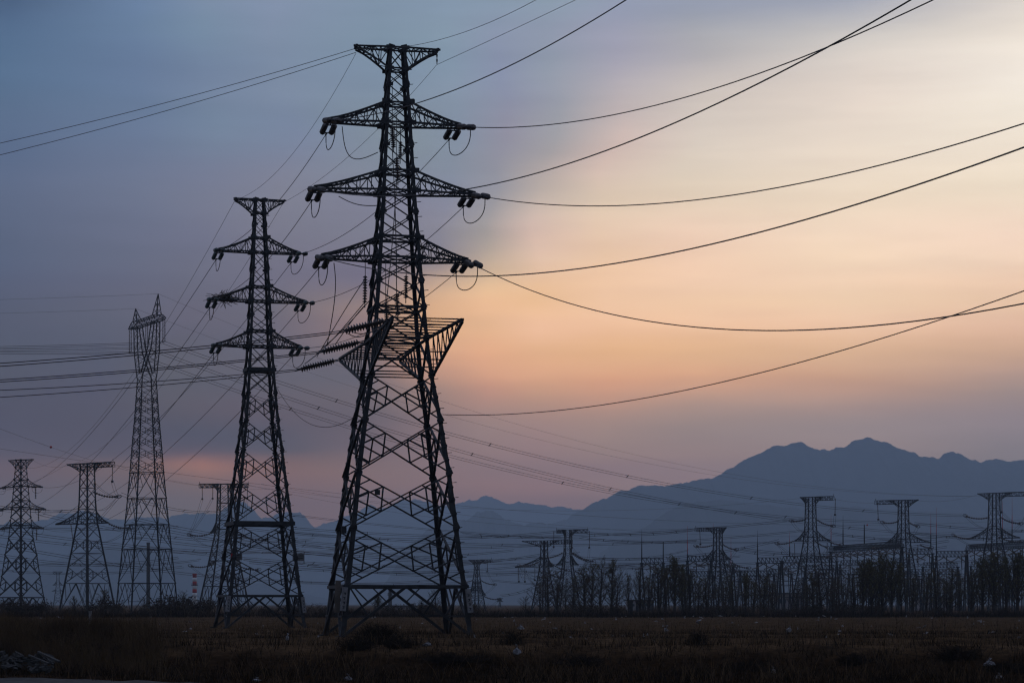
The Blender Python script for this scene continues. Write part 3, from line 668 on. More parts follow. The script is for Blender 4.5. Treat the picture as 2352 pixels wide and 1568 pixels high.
t2, t2p, W2, Wi2 = double_circuit('transmission_tower', 'second largest lattice pylon, left of the one with the platform', T2_U, T2_D, R(16), T2_PROF, T2_PAN, T2_ARMS,
    dict(zb=34.7, zt=35.9, L=2.05), (0.255, -0.95, -0.10), (-0.33, 0.93, -0.30), group='double circuit lattice pylons', ins='glass', str_len=1.5, str_r=.18, bands={0: (1.4, 2.7), 1: (1.3, 2.6)}, wsc=0.95)
nest = MB()
for k in range(160):
    a = Vector((-2.9 + rnd.gauss(0, .35), rnd.gauss(0, .3), 27.62 + rnd.gauss(0, .16))); d = Vector((rnd.gauss(0, .5), rnd.gauss(0, .4), rnd.gauss(-.12, .22)))
    nest.bar(a, a + d, .03)
no = nest.build('bird_nest', M['twig']); no.location = t2.location; no.rotation_euler = t2.rotation_euler
tag(no, 'twig nest lodged on the middle left arm of the second pylon', 'nest')
def sign(root, Wi, base, u, v, D, w, h, parts):
    mb = MB(); c = Wi(P(u, v, D) - base)
    mb.box(c, w, .04, h)
    for (x, z, ww, hh, m) in parts: mb.box(c + Vector((x, -.03, z)), ww, .02, hh, 0, m)
    return mb.build('sign_plate', [M['white'], M['ink'], M['red']], root)
rows_ = lambda x0, wd, zz: [(x0, z, wd, .035, 1) for z in zz]
b2 = Vector(t2.location)
sign(t2, Wi2, b2, 543, 1277, 188.0, .95, .55, [(-.3, 0, .34, .54, 2)] + rows_(.17, .45, (.12, -.02, -.15)))
mbs = MB(); c = Wi2(P(685, 1278, 190.5) - b2)
mbs.box(c, .95, .04, .62); mbs.box(c + Vector((-.22, -.03, -.08)), .3, .02, .32, 0, 1)
for z in (.2, .06, -.08): mbs.box(c + Vector((.2, -.03, z)), .38, .02, .05, 0, 1)
mbs.bar(c + Vector((-.5, .05, -.28)), c + Vector((.52, .05, -.28)), .05, m=1); mbs.bar(c + Vector((.5, .05, .3)), c + Vector((.5, .05, -.5)), .05, m=1)
mbs.build('sign_plate', [M['white'], M['ink']], t2)

# ---- conductors
def wire(name, label, pts, r, cat='power line', group=None, n=5):
    mb = MB(); mb.tube(pts, r, n); o = mb.build(name, M['wire'], None, True); tag(o, label, cat, group); return o
NEARG = 'conductors running off to the upper right'
SIDE = {-1: 'left', 1: 'right'}; LEV = {0: 'top', 1: 'middle', 2: 'lowest'}
for (i, s), px in NEAR_PIX.items():
    S = t1p[i, s, 'n']; a, b = fitwire(S, px, TH)
    L = 112.0; n = 60
    pts = [S + Vector((math.sin(TH) * t, -math.cos(TH) * t, a * t + b * t * t)) for t in [L * k / n for k in range(n + 1)]]
    wire('conductor', 'dark cable from the %s %s arm of the largest pylon rising off to the right' % (LEV[i], SIDE[s]), pts, .028, group=NEARG)
for s, px in ((-1, [(945,105),(1080,68),(1230,0)]), (1, [(1100,103),(1200,58),(1320,0)])):
    S = t1p['e', s] - Vector((0, 0, .75 if s > 0 else 0)); a, b = fitwire(S, px, TH)
    pts = [S + Vector((math.sin(TH) * t, -math.cos(TH) * t, a * t + b * t * t)) for t in [112 * k / 50 for k in range(51)]]
    wire('earth_wire', 'earth wire from the %s peak of the largest pylon to the upper right' % SIDE[s], pts, .014, 'earth wire', 'thin earth wires')
mb = MB(); p0 = t1p['e', 1]; 
for k in range(5):
    c = Vector((2.5, 0, 35.75 - k * .15)); mb.box(c, .09 if k % 2 else .05, .05, .14)
mb.build('hanging_chain', M['steel'], t1)
for i in range(3):
    for s in (-1, 1):
        wire('conductor', 'cable sagging from the %s %s arm of the largest pylon back to the second pylon' % (LEV[i], SIDE[s]), catenary(t1p[i, s, 'p'], t2p[i, s, 'n'], 1.1), .022, group='cables between the two near pylons')
for s, sg_ in ((-1, 1.7), (1, .9)):
    wire('earth_wire', 'thin earth wire between the %s peaks of the two near pylons' % SIDE[s], catenary(t1p['e', s] - Vector((0, 0, .75 if s > 0 else .3)), t2p['e', s], sg_), .013, 'earth wire', 'thin earth wires')
# low communication cable
S = W1(Vector((-2.6, -.6, 13.4))); E2 = W2(Vector((1.25, 0, 20.6)))
wire('communication_cable', 'sagging low cable between the bodies of the two near pylons', catenary(E2, S, 1.9), .02, 'cable')
S = W1(Vector((2.6, -1.5, 13.5))); px = [(1180,957),(1400,930),(1600,883),(2000,783),(2200,718),(2352,670)]
a, b = fitwire(S, px, TH)
wire('communication_cable', 'low cable leaving the body of the largest pylon to the right', [S + Vector((math.sin(TH) * t, -math.cos(TH) * t, a * t + b * t * t)) for t in [112 * k / 60 for k in range(61)]], .022, 'cable')
# branch conductors going left
BRV = [833, 840, 871, 876, 895, 911]
wherel = ['nearest', 'middle', 'farthest']
order = sorted(range(6), key=lambda k: BR_ENDS[k].y)
for n_, k in enumerate(order):
    S = BR_ENDS[k]; th = R(180 + 12)
    dx, dy = math.cos(th), math.sin(th)
    kk = (0 - CU) / F; t = (kk * S.y - S.x) / (dx - kk * dy); D = S.y + t * dy
    zE = CZ + (CV - BRV[n_]) * D / F
    a = (zE - S.z) / t - .0015 * t
    L = 60
    wire('branch_conductor', '%s cable of the %s pair leaving the platform strings to the left edge' % ('upper' if n_ % 2 == 0 else 'lower', wherel[n_ // 2]),
         [S + Vector((dx * q, dy * q, a * q + .0015 * q * q)) for q in [L * j / 40 for j in range(41)]], .026, group='branch cables to the left')
for v1, dz, nm in ((328, 0, 'upper'), (355, -.25, 'lower')):
    S = t1p['e', -1] + Vector((0, 0, dz)); th = R(192); dx, dy = math.cos(th), math.sin(th)
    kk = (0 - CU) / F; t = (kk * S.y - S.x) / (dx - kk * dy); D = S.y + t * dy
    a = (CZ + (CV - v1) * D / F - S.z) / t - .002 * t
    wire('earth_wire', '%s thin wire from the left peak of the largest pylon down to the left edge' % nm, [S + Vector((dx * q, dy * q, a * q + .002 * q * q)) for q in [50 * j / 40 for j in range(41)]], .018, 'earth wire', 'thin earth wires')
# ------------------------------------------------------------------ tall cat-head pylon far left
def poly_tower(name, label, u, D, yaw, prof, panels, w_low, w_high, wb, steel, cat='pylon', group=None, base_z=0.0):
    loc = Vector(((u - CU) / F * D, D, base_z)); root = empty(name, loc, yaw); tag(root, label, cat, group)
    legs(prof, w_low, w_high, M[steel], root)
    mb = MB()
    for (z0, z1, mode) in panels: face_panel(mb, prof, z0, z1, wb, mode, wb * .7)
    mb.build('tower_body', M[steel], root)
    cy, sy = math.cos(yaw), math.sin(yaw)
    W = lambda p: Vector((loc.x + p[0] * cy - p[1] * sy, loc.y + p[0] * sy + p[1] * cy, loc.z + p[2]))
    return root, W
T3_D, T3_U = 435.0, 337.0
P3 = [(0, 4.75), (6, 4.3), (12.5, 3.75), (17.2, 3.35), (22.2, 2.95), (27.1, 2.6), (32.5, 2.25), (38, 1.85), (45.2, 1.45)]
pan3 = []
for a, b in ((0, 6), (6, 12.5), (12.5, 17.2), (17.2, 22.2), (22.2, 27.1)): pan3.append((a, b, 'KR'))
zz = 27.1; 
for b in (29.5, 31.8, 34, 36.1, 38.1, 40, 41.8, 43.5, 45.2): pan3.append((zz, b, 'XR' if b < 42 else 'X')); zz = b
t3, W3 = poly_tower('cat_head_pylon', 'tall slender pylon with a forked top and two peaks', T3_U, T3_D, R(-62), P3, pan3, .26, .17, .11, 'steel_far')
st = M['steel_far']
# fork: two legs open outward then rise to the bridge
zb0, zk, zt0, zt1 = 45.2, 50.3, 55.4, 56.7
for s in (-1, 1):
    mb = MB()
    lo_i = [Vector((s * 0.35, q * 1.3, zb0 + .9)) for q in (-1, 1)]; lo_o = [Vector((s * 1.45, q * 1.45, zb0)) for q in (-1, 1)]
    md_i = [Vector((s * 3.0, q * .8, zk + .6)) for q in (-1, 1)]; md_o = [Vector((s * 4.9, q * .85, zk)) for q in (-1, 1)]
    hi_i = [Vector((s * 4.1, q * .55, zt0)) for q in (-1, 1)]; hi_o = [Vector((s * 6.0, q * .55, zt0)) for q in (-1, 1)]
    for A, B in ((lo_i, md_i), (lo_o, md_o), (md_i, hi_i), (md_o, hi_o)):
        for q in (0, 1): mb.bar(A[q], B[q], .17)
    for (I0, O0, I1, O1, n) in ((lo_i, lo_o, md_i, md_o, 4), (md_i, md_o, hi_i, hi_o, 4)):
        for k in range(n):
            t0, t1_ = k / n, (k + 1) / n
            i0 = [I0[q].lerp(I1[q], t0) for q in (0, 1)]; i1 = [I0[q].lerp(I1[q], t1_) for q in (0, 1)]
            o0 = [O0[q].lerp(O1[q], t0) for q in (0, 1)]; o1 = [O0[q].lerp(O1[q], t1_) for q in (0, 1)]
            for q in (0, 1): mb.bar(i0[q], o1[q], .06) if k % 2 else mb.bar(o0[q], i1[q], .06)
            mb.bar(i0[0], i1[1], .06); mb.bar(o0[0], o1[1], .06); mb.bar(o0[1], o1[0], .06)
    mb.build('tower_fork', st, t3)
    mb = MB(); pk = Vector((s * 6.6, 0, 59.2 if s < 0 else 60.5))
    bs = [Vector((s * 4.6, -.5, zt1)), Vector((s * 7.0, -.5, zt1 - .2)), Vector((s * 7.0, .5, zt1 - .2)), Vector((s * 4.6, .5, zt1))]
    for b_ in bs: mb.bar(b_, pk, .12)
    for t in (.3, .6):
        for k in range(4): mb.bar(bs[k].lerp(pk, t), bs[(k + 1) % 4].lerp(pk, t - .25), .07)
    mb.build('earth_wire_peak', st, t3)
mb = MB()
BL = 10.2; N = 14
def br(t, q, top):
    x = -BL + 2 * BL * t; e = max(0, abs(x) - 7.2) / 3.0
    return Vector((x, q * (.6 - .35 * e), (zt1 - .1 - 1.0 * e) if top else (zt0 + 0.15 * e)))
for i in range(N):
    for q in (-1, 1):
        mb.bar(br(i / N, q, 1), br((i + 1) / N, q, 1), .13); mb.bar(br(i / N, q, 0), br((i + 1) / N, q, 0), .13)
        mb.bar(br(i / N, q, i % 2), br((i + 1) / N, q, (i + 1) % 2), .07); mb.bar(br(i / N, q, 0), br(i / N, q, 1), .06)
    mb.bar(br(i / N, -1, 1), br((i + 1) / N, 1, 1), .06); mb.bar(br(i / N, 1, 0), br((i + 1) / N, -1, 0), .06); mb.bar(br(i / N, -1, 0), br(i / N, 1, 0), .06)
mb.build('bridge_beam', st, t3)
T3E = []
for x in (-9.8, 0.0, 9.8):
    for dx in (-.55, .55):
        mb = MB(); a = Vector((x + dx, 0, zt0 + .1)); insulator(mb, a, a - Vector((0, 0, 4.3)), .14, 16, 0, 5); mb.build('insulator_string', M['porcelain'], t3)
    mb = MB(); mb.bar(Vector((x - .8, 0, zt0 - 4.25)), Vector((x + .8, 0, zt0 - 4.25)), .12); mb.build('yoke_plate', st, t3)
    T3E.append(W3((x, 0, zt0 - 4.4)))
T3P = [W3((-6.6, 0, 59.2)), W3((6.6, 0, 60.5))]

def bundle(name, label, A, B, sag, gap, r, group, nsp=3, n=30, vert=False):
    """two sub-conductors kept apart by spacers"""
    root = empty(name, A); tag(root, label, 'power line', group)
    off = Vector((0, 0, gap / 2)) if vert else (Vector((B - A).to_2d().to_3d()).normalized().cross(Vector((0, 0, 1))) * gap / 2 + Vector((0, 0, gap * .35)))
    pts = catenary(Vector((0, 0, 0)), B - A, sag, n)
    for s in (-1, 1):
        mb = MB(); mb.tube([p + off * s for p in pts], r, 4); mb.build('sub_conductor', M['wire'], root, True)
    for k in range(1, nsp + 1):
        p = pts[int(k * n / (nsp + .8))]
        mb = MB(); mb.bar(p - off * 1.15, p + off * 1.15, .12); mb.bar(p - off * 1.15 - Vector((0, 0, .06)), p - off * 1.15 + Vector((0, 0, .1)), .2); mb.bar(p + off * 1.15 - Vector((0, 0, .06)), p + off * 1.15 + Vector((0, 0, .1)), .2)
        mb.build('spacer', M['wire'], root)
    return root

# ------------------------------------------------------------------ small double circuit pylon at the left edge
PL1 = [(0, 4.1), (3.5, 3.6), (8.2, 3.0), (13, 2.5), (16.6, 1.95), (19.5, 1.7), (23.5, 1.45), (28.2, 1.15), (34.0, .8)]
PAN1 = [(0, 3.5, 'KR', .2), (3.5, 8.2, 'XR', .2), (8.2, 13, 'XR', .2), (13, 16.6, 'XR', .19), (16.6, 19.5, 'XH', .17), (19.5, 21.3, 'X', .16), (21.3, 23.5, 'XH', .16), (23.5, 25.0, 'XH', .15), (25, 26.6, 'X', .15), (26.6, 28.2, 'XH', .15), (28.2, 29.6, 'XH', .14), (29.6, 31.0, 'X', .13), (31, 32.3, 'XH', .13), (32.3, 34, 'XH', .13)]
l1, l1p, WL1, WiL1 = double_circuit('transmission_tower', 'small three armed pylon at the left edge of the picture', 48, 505.0, R(-34), PL1, PAN1,
    [(28.0, 29.7, 5.6, 5.8), (23.1, 24.8, 6.4, 6.8), (18.9, 20.6, 5.9, 6.2)], dict(zb=32.3, zt=34.0, L=3.6), n_arm=4, next_dir=(0.66, -0.7, -.15), prev_dir=(-.8, .5, -.1), group='double circuit lattice pylons', steel='steel_far', wsc=1.0)
# dropper strings below its right arms
for i, (x, z) in enumerate(((4.6, 28), (5.5, 23.1), (4.9, 18.9))):
    mb = MB(); a = Vector((x, 0, z)); insulator(mb, a, a - Vector((0, 0, 2.7)), .2, 8, 0, 5); mb.build('insulator_string', M['porcelain'], l1)
for i in range(3):
    for s in (-1, 1):
        wire('conductor', 'cable from the %s %s arm of the second pylon to the left edge pylon' % (LEV[i], SIDE[s]), catenary(t2p[i, s, 'p'], l1p[i, s, 'n'], 5.5, 40), .026, group='cables down to the left edge pylon')
for s in (-1, 1):
    wire('earth_wire', 'thin earth wire from the %s peak of the second pylon to the left edge pylon' % SIDE[s], catenary(t2p['e', s], l1p['e', s], 9.0, 40), .016, 'earth wire', 'thin earth wires')

# ------------------------------------------------------------------ terminal pylons near the substation
def terminal(label, u, v_top, D, yaw, Lt_l, Lt_r, low_l, low_r, strings, hangs, w=1.0, low2=None, group='terminal pylons by the substation', fl=1.0, zmid=.83, zlow=.62):
    """single circuit terminal pylon: flat top beam, a waist arm and slack strings held nearly level.
    strings: (z fraction, x at the arm, dx, dz); hangs: (x, z fraction, length)"""
    T = CZ + (CV - v_top) * D / F
    hw = .032 * T * fl
    prof = [(0, 4.1 * T / 31 * fl), (.20 * T, 3.25 * T / 31 * fl), (.40 * T, 2.35 * T / 31 * fl), (.585 * T, 1.55 * T / 31 * fl), (zlow * T, 1.45 * T / 31 * fl), (.74 * T, 1.18 * T / 31 * fl), (T, hw)]
    pan = [(0, .20 * T, 'KR'), (.20 * T, .31 * T, 'XR'), (.31 * T, .40 * T, 'XH'), (.40 * T, .50 * T, 'XR'), (.50 * T, .585 * T, 'X'), (.585 * T, zlow * T + .9, 'XH')]
    z = zlow * T + .9
    while z < T - 3.0: pan.append((z, z + 2.3, 'X' if len(pan) % 2 else 'XH')); z += 2.3
    pan.append((z, T, 'XH'))
    loc = Vector(((u - CU) / F * D, D, 0)); root = empty('terminal_pylon', loc, yaw); tag(root, label, 'pylon', group)
    st = M['steel_far']
    w = w * .78
    legs(prof, .30 * w, .22 * w, st, root, kind='bar')
    mb = MB()
    for a, b, m_ in pan: face_panel(mb, prof, a, b, .115 * w, m_, .07 * w)
    mb.build('tower_body', st, root)
    for s, L in ((-1, Lt_l), (1, Lt_r)):
        if L < 0:       # box arm: tapered root then a level box girder
            mb = arm(prof, s, T - 1.9, T, abs(L) * .5, .55, 4, .13 * w, .085 * w, 'top', ztip=T)
            n = 7; x0, x1 = abs(L) * .28, abs(L)
            q = lambda t, y, top: Vector((s * (x0 + (x1 - x0) * t), y * .55, T + .05 if top else T - .95))
            for k in range(n):
                for y in (-1, 1):
                    mb.bar(q(k / n, y, 1), q((k + 1) / n, y, 1), .12 * w); mb.bar(q(k / n, y, 0), q((k + 1) / n, y, 0), .12 * w)
                    mb.bar(q(k / n, y, k % 2), q((k + 1) / n, y, 1 - k % 2), .08 * w); mb.bar(q((k + 1) / n, y, 0), q((k + 1) / n, y, 1), .08 * w)
                mb.bar(q(k / n, -1, 1), q((k + 1) / n, 1, 1), .07 * w); mb.bar(q((k + 1) / n, -1, 0), q((k + 1) / n, 1, 0), .07 * w)
            mb.bar(q(1, 0, 1), q(1, 0, 1) + Vector((0, 0, .6)), .08)
        else:
            mb = arm(prof, s, T - 1.9, T, abs(L), .3, 5, .13 * w, .085 * w, 'top')
        mb.build('top_arm', st, root)
    for s, L in ((-1, low_l), (1, low_r)):
        arm(prof, s, zlow * T, zlow * T + 2.7, L, .35, 5, .18 * w, .085 * w, 'bottom', conc=1.5).build('crossarm', st, root)
    if low2:
        for s in (-1, 1):
            arm(prof, s, low2 * T, low2 * T + 1.2, 3.9, .4, 4, .14 * w, .09 * w, 'bottom').build('crossarm', st, root)
    cy, sy = math.cos(yaw), math.sin(yaw); ends = []
    W = lambda p: Vector((loc.x + p.x * cy - p.y * sy, loc.y + p.x * sy + p.y * cy, p.z))
    inv = lambda p: Vector((p.x * cy + p.y * sy, -p.x * sy + p.y * cy, p.z))
    for (zf, x, dx, dz, dy) in strings:
        a = inv(Vector((x, x * math.tan(yaw), zf * T)))
        h = prof_at(prof, zf * T)
        d = inv(Vector((dx, dy, 0))); d.z = dz
        mb = MB(); n = 10
        pts = [a + d * (k / n) - Vector((0, 0, abs(dx) * .09)) * 4 * (k / n) * (1 - k / n) for k in range(n + 1)]
        pp, rr = [], []
        for k in range(n):
            for f, r_ in ((0.0, .09), (.25, .2), (.5, .2), (.75, .09)):
                pp.append(pts[k].lerp(pts[k + 1], f)); rr.append(r_ * 1.25)
        pp.append(pts[-1]); rr.append(.08)
        mb.tube(pp, rr, 5)
        # grading ring
        e = pts[-1]; u_ = (pts[-1] - pts[-2]).normalized()
        mb.build('insulator_string', M['porcelain'], root)
        rg = MB(); ring = []
        sd = u_.cross(Vector((0, 0, 1))).normalized()
        for c0 in (-.32, .32):
            ring = [e - u_ * .1 + u_ * .65 * math.cos(t * .698) + Vector((0, 0, .38 * math.sin(t * .698))) + sd * c0 for t in range(10)]
            rg.tube(ring, .045, 4)
        rg.build('grading_ring', M['wire'], root)
        ends.append(W(e))
    for (x, zf, L, lean) in hangs:
        a = inv(Vector((x, x * math.tan(yaw), zf * T))); b = a + inv(Vector((lean, 0, -L)))
        mb = MB(); insulator(mb, a, b, .15, 12, 0, 5); mb.build('insulator_string', M['porcelain'], root)
        mb = MB(); mb.bar(b - Vector((0, 0, .35)), b + Vector((0, 0, .12)), .36); mb.build('counterweight', M['wire'], root)
    # loops of bundled jumper between string ends and the hanging strings
    jm = MB()
    hs = [inv(Vector((x + ln, x * math.tan(yaw), zf * T - L))) for (x, zf, L, ln) in hangs]
    es = [inv(e - Vector((loc.x, loc.y, 0))) for e in ends]
    for h in hs:
        if not es: break
        e = min(es, key=lambda q: (q - h).length)
        for o in (-.2, .2): jm.tube([h.lerp(e, k / 8) + Vector((o, o, -.8 * math.sin(math.pi * k / 8))) for k in range(9)], .03, 4)
    for e in es:
        b = Vector((0, 0, e.z - 2.6)); 
        for o in (-.25, .25): jm.tube([e.lerp(b, k / 8) + Vector((o, o, -1.6 * math.sin(math.pi * k / 8))) for k in range(9)], .03, 4)
    if jm.v: jm.build('jumper_cable', M['wire'], root)
    return root, ends
# fractions: x offsets are metres to the right of the tower axis as it stands
L2, L2E = terminal('left terminal pylon with a long right top arm and one drooping level string', 200.5, 1063, 500, R(-36), 6.1, -8.0, 9.6, 6.2,
    [(.81, 1.5, 5.6, -1.0, .5), (.595, 5.4, 4.8, -.9, .5)], [(6.4, .985, 3.6, -.1), (1.9, .985, 4.0, 0), (-4.2, .60, 4.0, .5)], 1.25, zmid=.8, zlow=.60)
M1, M1E = terminal('wide topped terminal pylon seen between and behind the two left pylons', 515, 1110, 600, R(-8), -6.7, -6.5, 3.6, 3.6,
    [(.62, -3.2, -6.2, -.5, .3), (.62, 3.0, 8.3, -1.8, .6), (.37, -3.2, -5.9, -.3, .3), (.37, 3.2, 6.0, -1.3, .6), (.62, 1.0, 4.0, -1.5, -2.0)], [(-5.9, .985, 3.3, 0), (-3.1, .985, 3.2, 0), (6.2, .985, 3.3, 0)], 1.6, low2=.37, fl=1.25)
R1, R1E = terminal('rightmost terminal pylon with its long arm over the picture edge', 2284, 1131, 585, R(-40), 4.6, -9.4, 7.4, 7.0,
    [(.80, -1.0, -6.5, .3, -1), (.80, 1.2, 5.6, -1.7, .5), (.63, -4.5, -5.5, .6, -1), (.63, 1, 6.0, -1.0, .8)], [(7.0, .985, 4.2, 0), (1.6, .985, 4.4, 0)], 1.2)
R2, R2E = terminal('terminal pylon with a left hanging string among the substation gantries', 2075, 1147, 600, R(-36), -8.1, 4.2, 5.0, 7.4,
    [(.815, -1.0, -4.6, -.4, -1), (.815, .9, 2.9, -1.5, .3), (.60, 3.8, 3.2, -.8, .3), (.60, -3, -5, -.6, .3)], [(-6.1, .985, 4.4, .2), (3.4, .60, 4.4, -.1)], 1.2)
R3, R3E = terminal('terminal pylon with a right hanging string left of the tall gantry', 1862, 1140, 610, R(-32), 2.9, -6.6, 4.5, 5.5,
    [(.81, -1.1, -4.2, -.5, -1), (.81, 1.2, 4.9, -1.9, .4), (.62, -4.2, -4.7, -.7, -1), (.62, 4.1, 3.9, -1.1, .4), (.62, 1, 3.6, -1.8, .4)], [(6.1, .985, 4.3, -.1), (-4, .60, 3.8, .05), (4.1, .60, 3.9, 0)], 1.2)
R4, R4E = terminal('terminal pylon above the poplars with a left hanging string', 1649, 1210, 620, R(-34), -6.9, 2.5, 4.4, 3.7,
    [(.80, -1.0, -5.1, -.4, -.5), (.80, 1.2, 3.9, -1.4, .4), (.585, 3.5, 4.8, -1.5, .4), (.585, 1.0, 3.9, -1.0, .3), (.585, -1.5, -3.8, -.7, .3)], [(-4.7, .985, 4.0, .2), (3.0, .60, 4.0, -.05)], 1.2, fl=1.1)
R5, R5E = terminal('box topped terminal pylon, right one of a close pair', 1304, 1215, 640, R(-16), -3.2, -5.8, 3.2, 3.0,
    [(.72, -1.4, -6.2, -1.5, .2), (.72, 1.4, 6.0, -2.4, .3), (.72, 1.0, 4.6, -2.4, -1.5), (.50, -1.8, -6.6, -1.8, .3), (.50, 2.0, 4.3, -1.7, .3)], [(-3.9, .985, 4.4, 0), (6.1, .985, 4.6, -.1), (1.2, .985, 4.6, 0)], 1.2, zlow=.57)
R6, R6E = terminal('terminal pylon with a long pointed left arm, left one of a close pair', 1250, 1240, 640, R(-38), 7.6, -9.5, 10.0, 3.0,
    [(.70, -1.5, -5.6, -1.0, .2), (.70, 1.4, 5.2, -2.4, .4), (.55, 1, 3.6, -1.5, .5)], [(-7.3, .62, 3.8, .2), (-5.4, .62, 3.8, 0), (-2.6, .62, 3.4, 0)], 1.2, zlow=.63)
R7, R7E = terminal('small isolated terminal pylon just right of the largest pylon', 1095, 1284, 760, R(-30), 2.9, -5.7, 4.1, 3.3,
    [(.60, -1.2, -3.6, -.5, .3), (.60, 1.2, 5.0, -1.5, .4), (.28, -1.5, -4.4, -.3, .3), (.28, 2.4, 5.2, -1.0, .4)], [(3.7, .985, 3.6, -.2)], 1.1, zlow=.30)

# far faint pylon and chimneys
FP, _ = terminal('faint small pylon in the haze beyond the left terminal pylon', 133, 1311, 1500, R(10), 3.0, 3.0, 3.2, 3.2, [], [], 1.6, group='distant faint pylons', low2=.45)
FQ, _ = terminal('faint tiny pylon in the haze between the legs of the largest pylon', 1148, 1372, 1500, R(10), 2.0, 2.0, 2.0, 2.0, [], [], 1.2, group='distant faint pylons')
def chimney(label, u, v0, D, r0, r1, bands, col_='concrete'):
    root = empty('chimney', ((u - CU) / F * D, D, 0)); tag(root, label, 'chimney')
    H = CZ + (CV - v0) * D / F
    if not bands:
        mb = MB(); mb.tube([(0, 0, H * k / 12) for k in range(13)], [r0 + (r1 - r0) * k / 12 for k in range(13)], 16); mb.build('chimney_shaft', M[col_], root, True)
    else:
        nb = 9
        for k in range(nb):
            a, b = k / nb, (k + 1) / nb
            mb = MB(); mb.tube([(0, 0, H * a), (0, 0, H * b)], [r0 + (r1 - r0) * a, r0 + (r1 - r0) * b], 16)
            mb.build('painted_band' if k > 2 else 'chimney_shaft', M['red'] if k in (8, 6, 4) else M['chalk'], root, True)
    mb = MB(); mb.tube([(0, 0, H - .6), (0, 0, H + .2)], [r1 * 1.15, r1 * 1.15], 16); mb.build('chimney_rim', M['red'] if bands else M[col_], root)
    mb = MB()
    for a in range(8):
        c, s = math.cos(a * .785) * r1 * 1.6, math.sin(a * .785) * r1 * 1.6
        mb.bar((c, s, H * .66), (c, s, H * .66 + 1.0), .1); c2, s2 = math.cos((a + 1) * .785) * r1 * 1.6, math.sin((a + 1) * .785) * r1 * 1.6
        mb.bar((c, s, H * .66 + 1), (c2, s2, H * .66 + 1), .1); mb.bar((c, s, H * .66), (c2, s2, H * .66), .25)
    mb.build('service_gallery', M['steel_far'], root)
chimney('grey concrete chimney seen through the legs of the forked pylon', 340.5, 1245, 1050, .95, .72, False)
chimney('red and white banded chimney left of the second pylon', 447, 1316, 1150, 1.25, 1.0, True)
chimney('stubby grey chimney low in the haze between the legs of the largest pylon', 896, 1349, 1100, 1.0, .75, False)

# ------------------------------------------------------------------ long lines across the background
for i, (e, tgt) in enumerate(zip(sorted(T3E, key=lambda p: p.y), (R1E[0], R1E[2], R2E[0]))):
    bundle('bundle_conductor', 'twin cable with spacers falling from the forked pylon to the %s' % ('rightmost pylon upper string', 'rightmost pylon lower string', 'gantry side pylon')[i], e, tgt, 7.5, .55, .036, 'twin cables from the forked pylon to the substation', 5)
    far = Vector((-190 + i * 4, e.y - 2 - 14, CZ + (CV - (790 - i * 10) + 14) * (e.y - 8) / F))
    bundle('bundle_conductor', 'twin cable from the %s string of the forked pylon to the left edge' % ('near', 'middle', 'far')[i], e, far, 1.8, .55, .036, 'twin cables from the forked pylon to the left', 2)
for i, pk in enumerate(sorted(T3P, key=lambda p: p.y)):
    wire('earth_wire', 'faint wire from the %s peak of the forked pylon to the rightmost pylon' % ('taller looking', 'shorter looking')[i], catenary(pk, P(2236 + 24 * i, 1138, 585), 9.5, 40), .018, 'earth wire', 'thin earth wires')
    wire('earth_wire', 'faint wire from the %s peak of the forked pylon to the left edge' % ('taller looking', 'shorter looking')[i], catenary(pk, Vector((-190, pk.y - 6, CZ + (CV - (690 + 26 * i)) * (pk.y - 3) / F)), 1.2, 30), .018, 'earth wire', 'thin earth wires')
# level bundles from the middle and the left pylons towards the substation and beyond
def pline(label, a, b, sag, group='faint cables across the background', r=.048, gap=.6, nsp=4):
    A = P(*a); B = P(*b); return bundle('bundle_conductor', label, A, B, sag, gap, r, group, nsp, 34)
FL = 'faint twin cable crossing the hazy background low behind the pylons'
BGL = [((560,1212,600),(1290,1218,640),2.5),((580,1203,600),(1845,1190,610),4.0),((560,1283,600),(1240,1272,640),3.0),((572,1290,600),(1590,1283,620),3.2),((410,1208,600),(-160,1190,560),1.5),
       ((410,1279,600),(-160,1268,560),2.5),((275,1132,500),(560,1160,760),3.0),((310,1190,500),(1060,1246,760),4.0),((300,1200,505),(1330,1268,660),5.0),((95,1180,505),(720,1236,700),3.0),((-60,1205,480),(900,1250,760),4.0),
       ((-60,1238,480),(1100,1320,760),5.5),((-60,1150,470),(180,1170,500),1.0),((1360,1280,640),(1790,1239,610),2.0),((1340,1290,640),(2180,1240,585),3.0),((1360,1296,640),(2500,1256,600),3.5),((1130,1331,760),(2000,1290,700),4.5),
       ((1150,1366,760),(1260,1330,640),1.0),((620,1215,640),(1860,1215,690),4.5),((640,1240,640),(1700,1276,690),4.5),((660,1180,800),(2500,1205,820),8.0),((680,1290,700),(1240,1312,700),2.5),((1345,1222,640),(1600,1214,620),1.0),
       ((1330,1278,640),(1580,1262,700),1.5),((620,1330,760),(1080,1336,760),1.0),((1700,1258,620),(2175,1254,600),2.0),((1910,1223,610),(2150,1236,600),.8),((-60,1300,700),(420,1300,620),2.0),((-60,1222,520),(700,1262,760),2.5),((300,1232,520),(1000,1262,780),2.5),((300,1252,520),(1120,1290,780),2.5),((560,1228,640),(1250,1250,640),2.0),((570,1252,620),(1180,1262,640),2.5),((620,1300,700),(1230,1296,680),2.0),((-60,1262,540),(460,1284,620),2.5),((1060,1222,700),(1290,1232,640),.6),((1330,1232,640),(1600,1240,650),1.0),((1350,1300,660),(1600,1292,660),1.0),((1690,1262,630),(1900,1268,640),1.0),((2100,1200,600),(2500,1215,600),1.0),((2090,1222,600),(2500,1240,600),1.0)]
for k, (a, b, s_) in enumerate(BGL): pline(FL, a, b, s_)
TH1 = 'hair thin wire crossing the sky low above the hills'
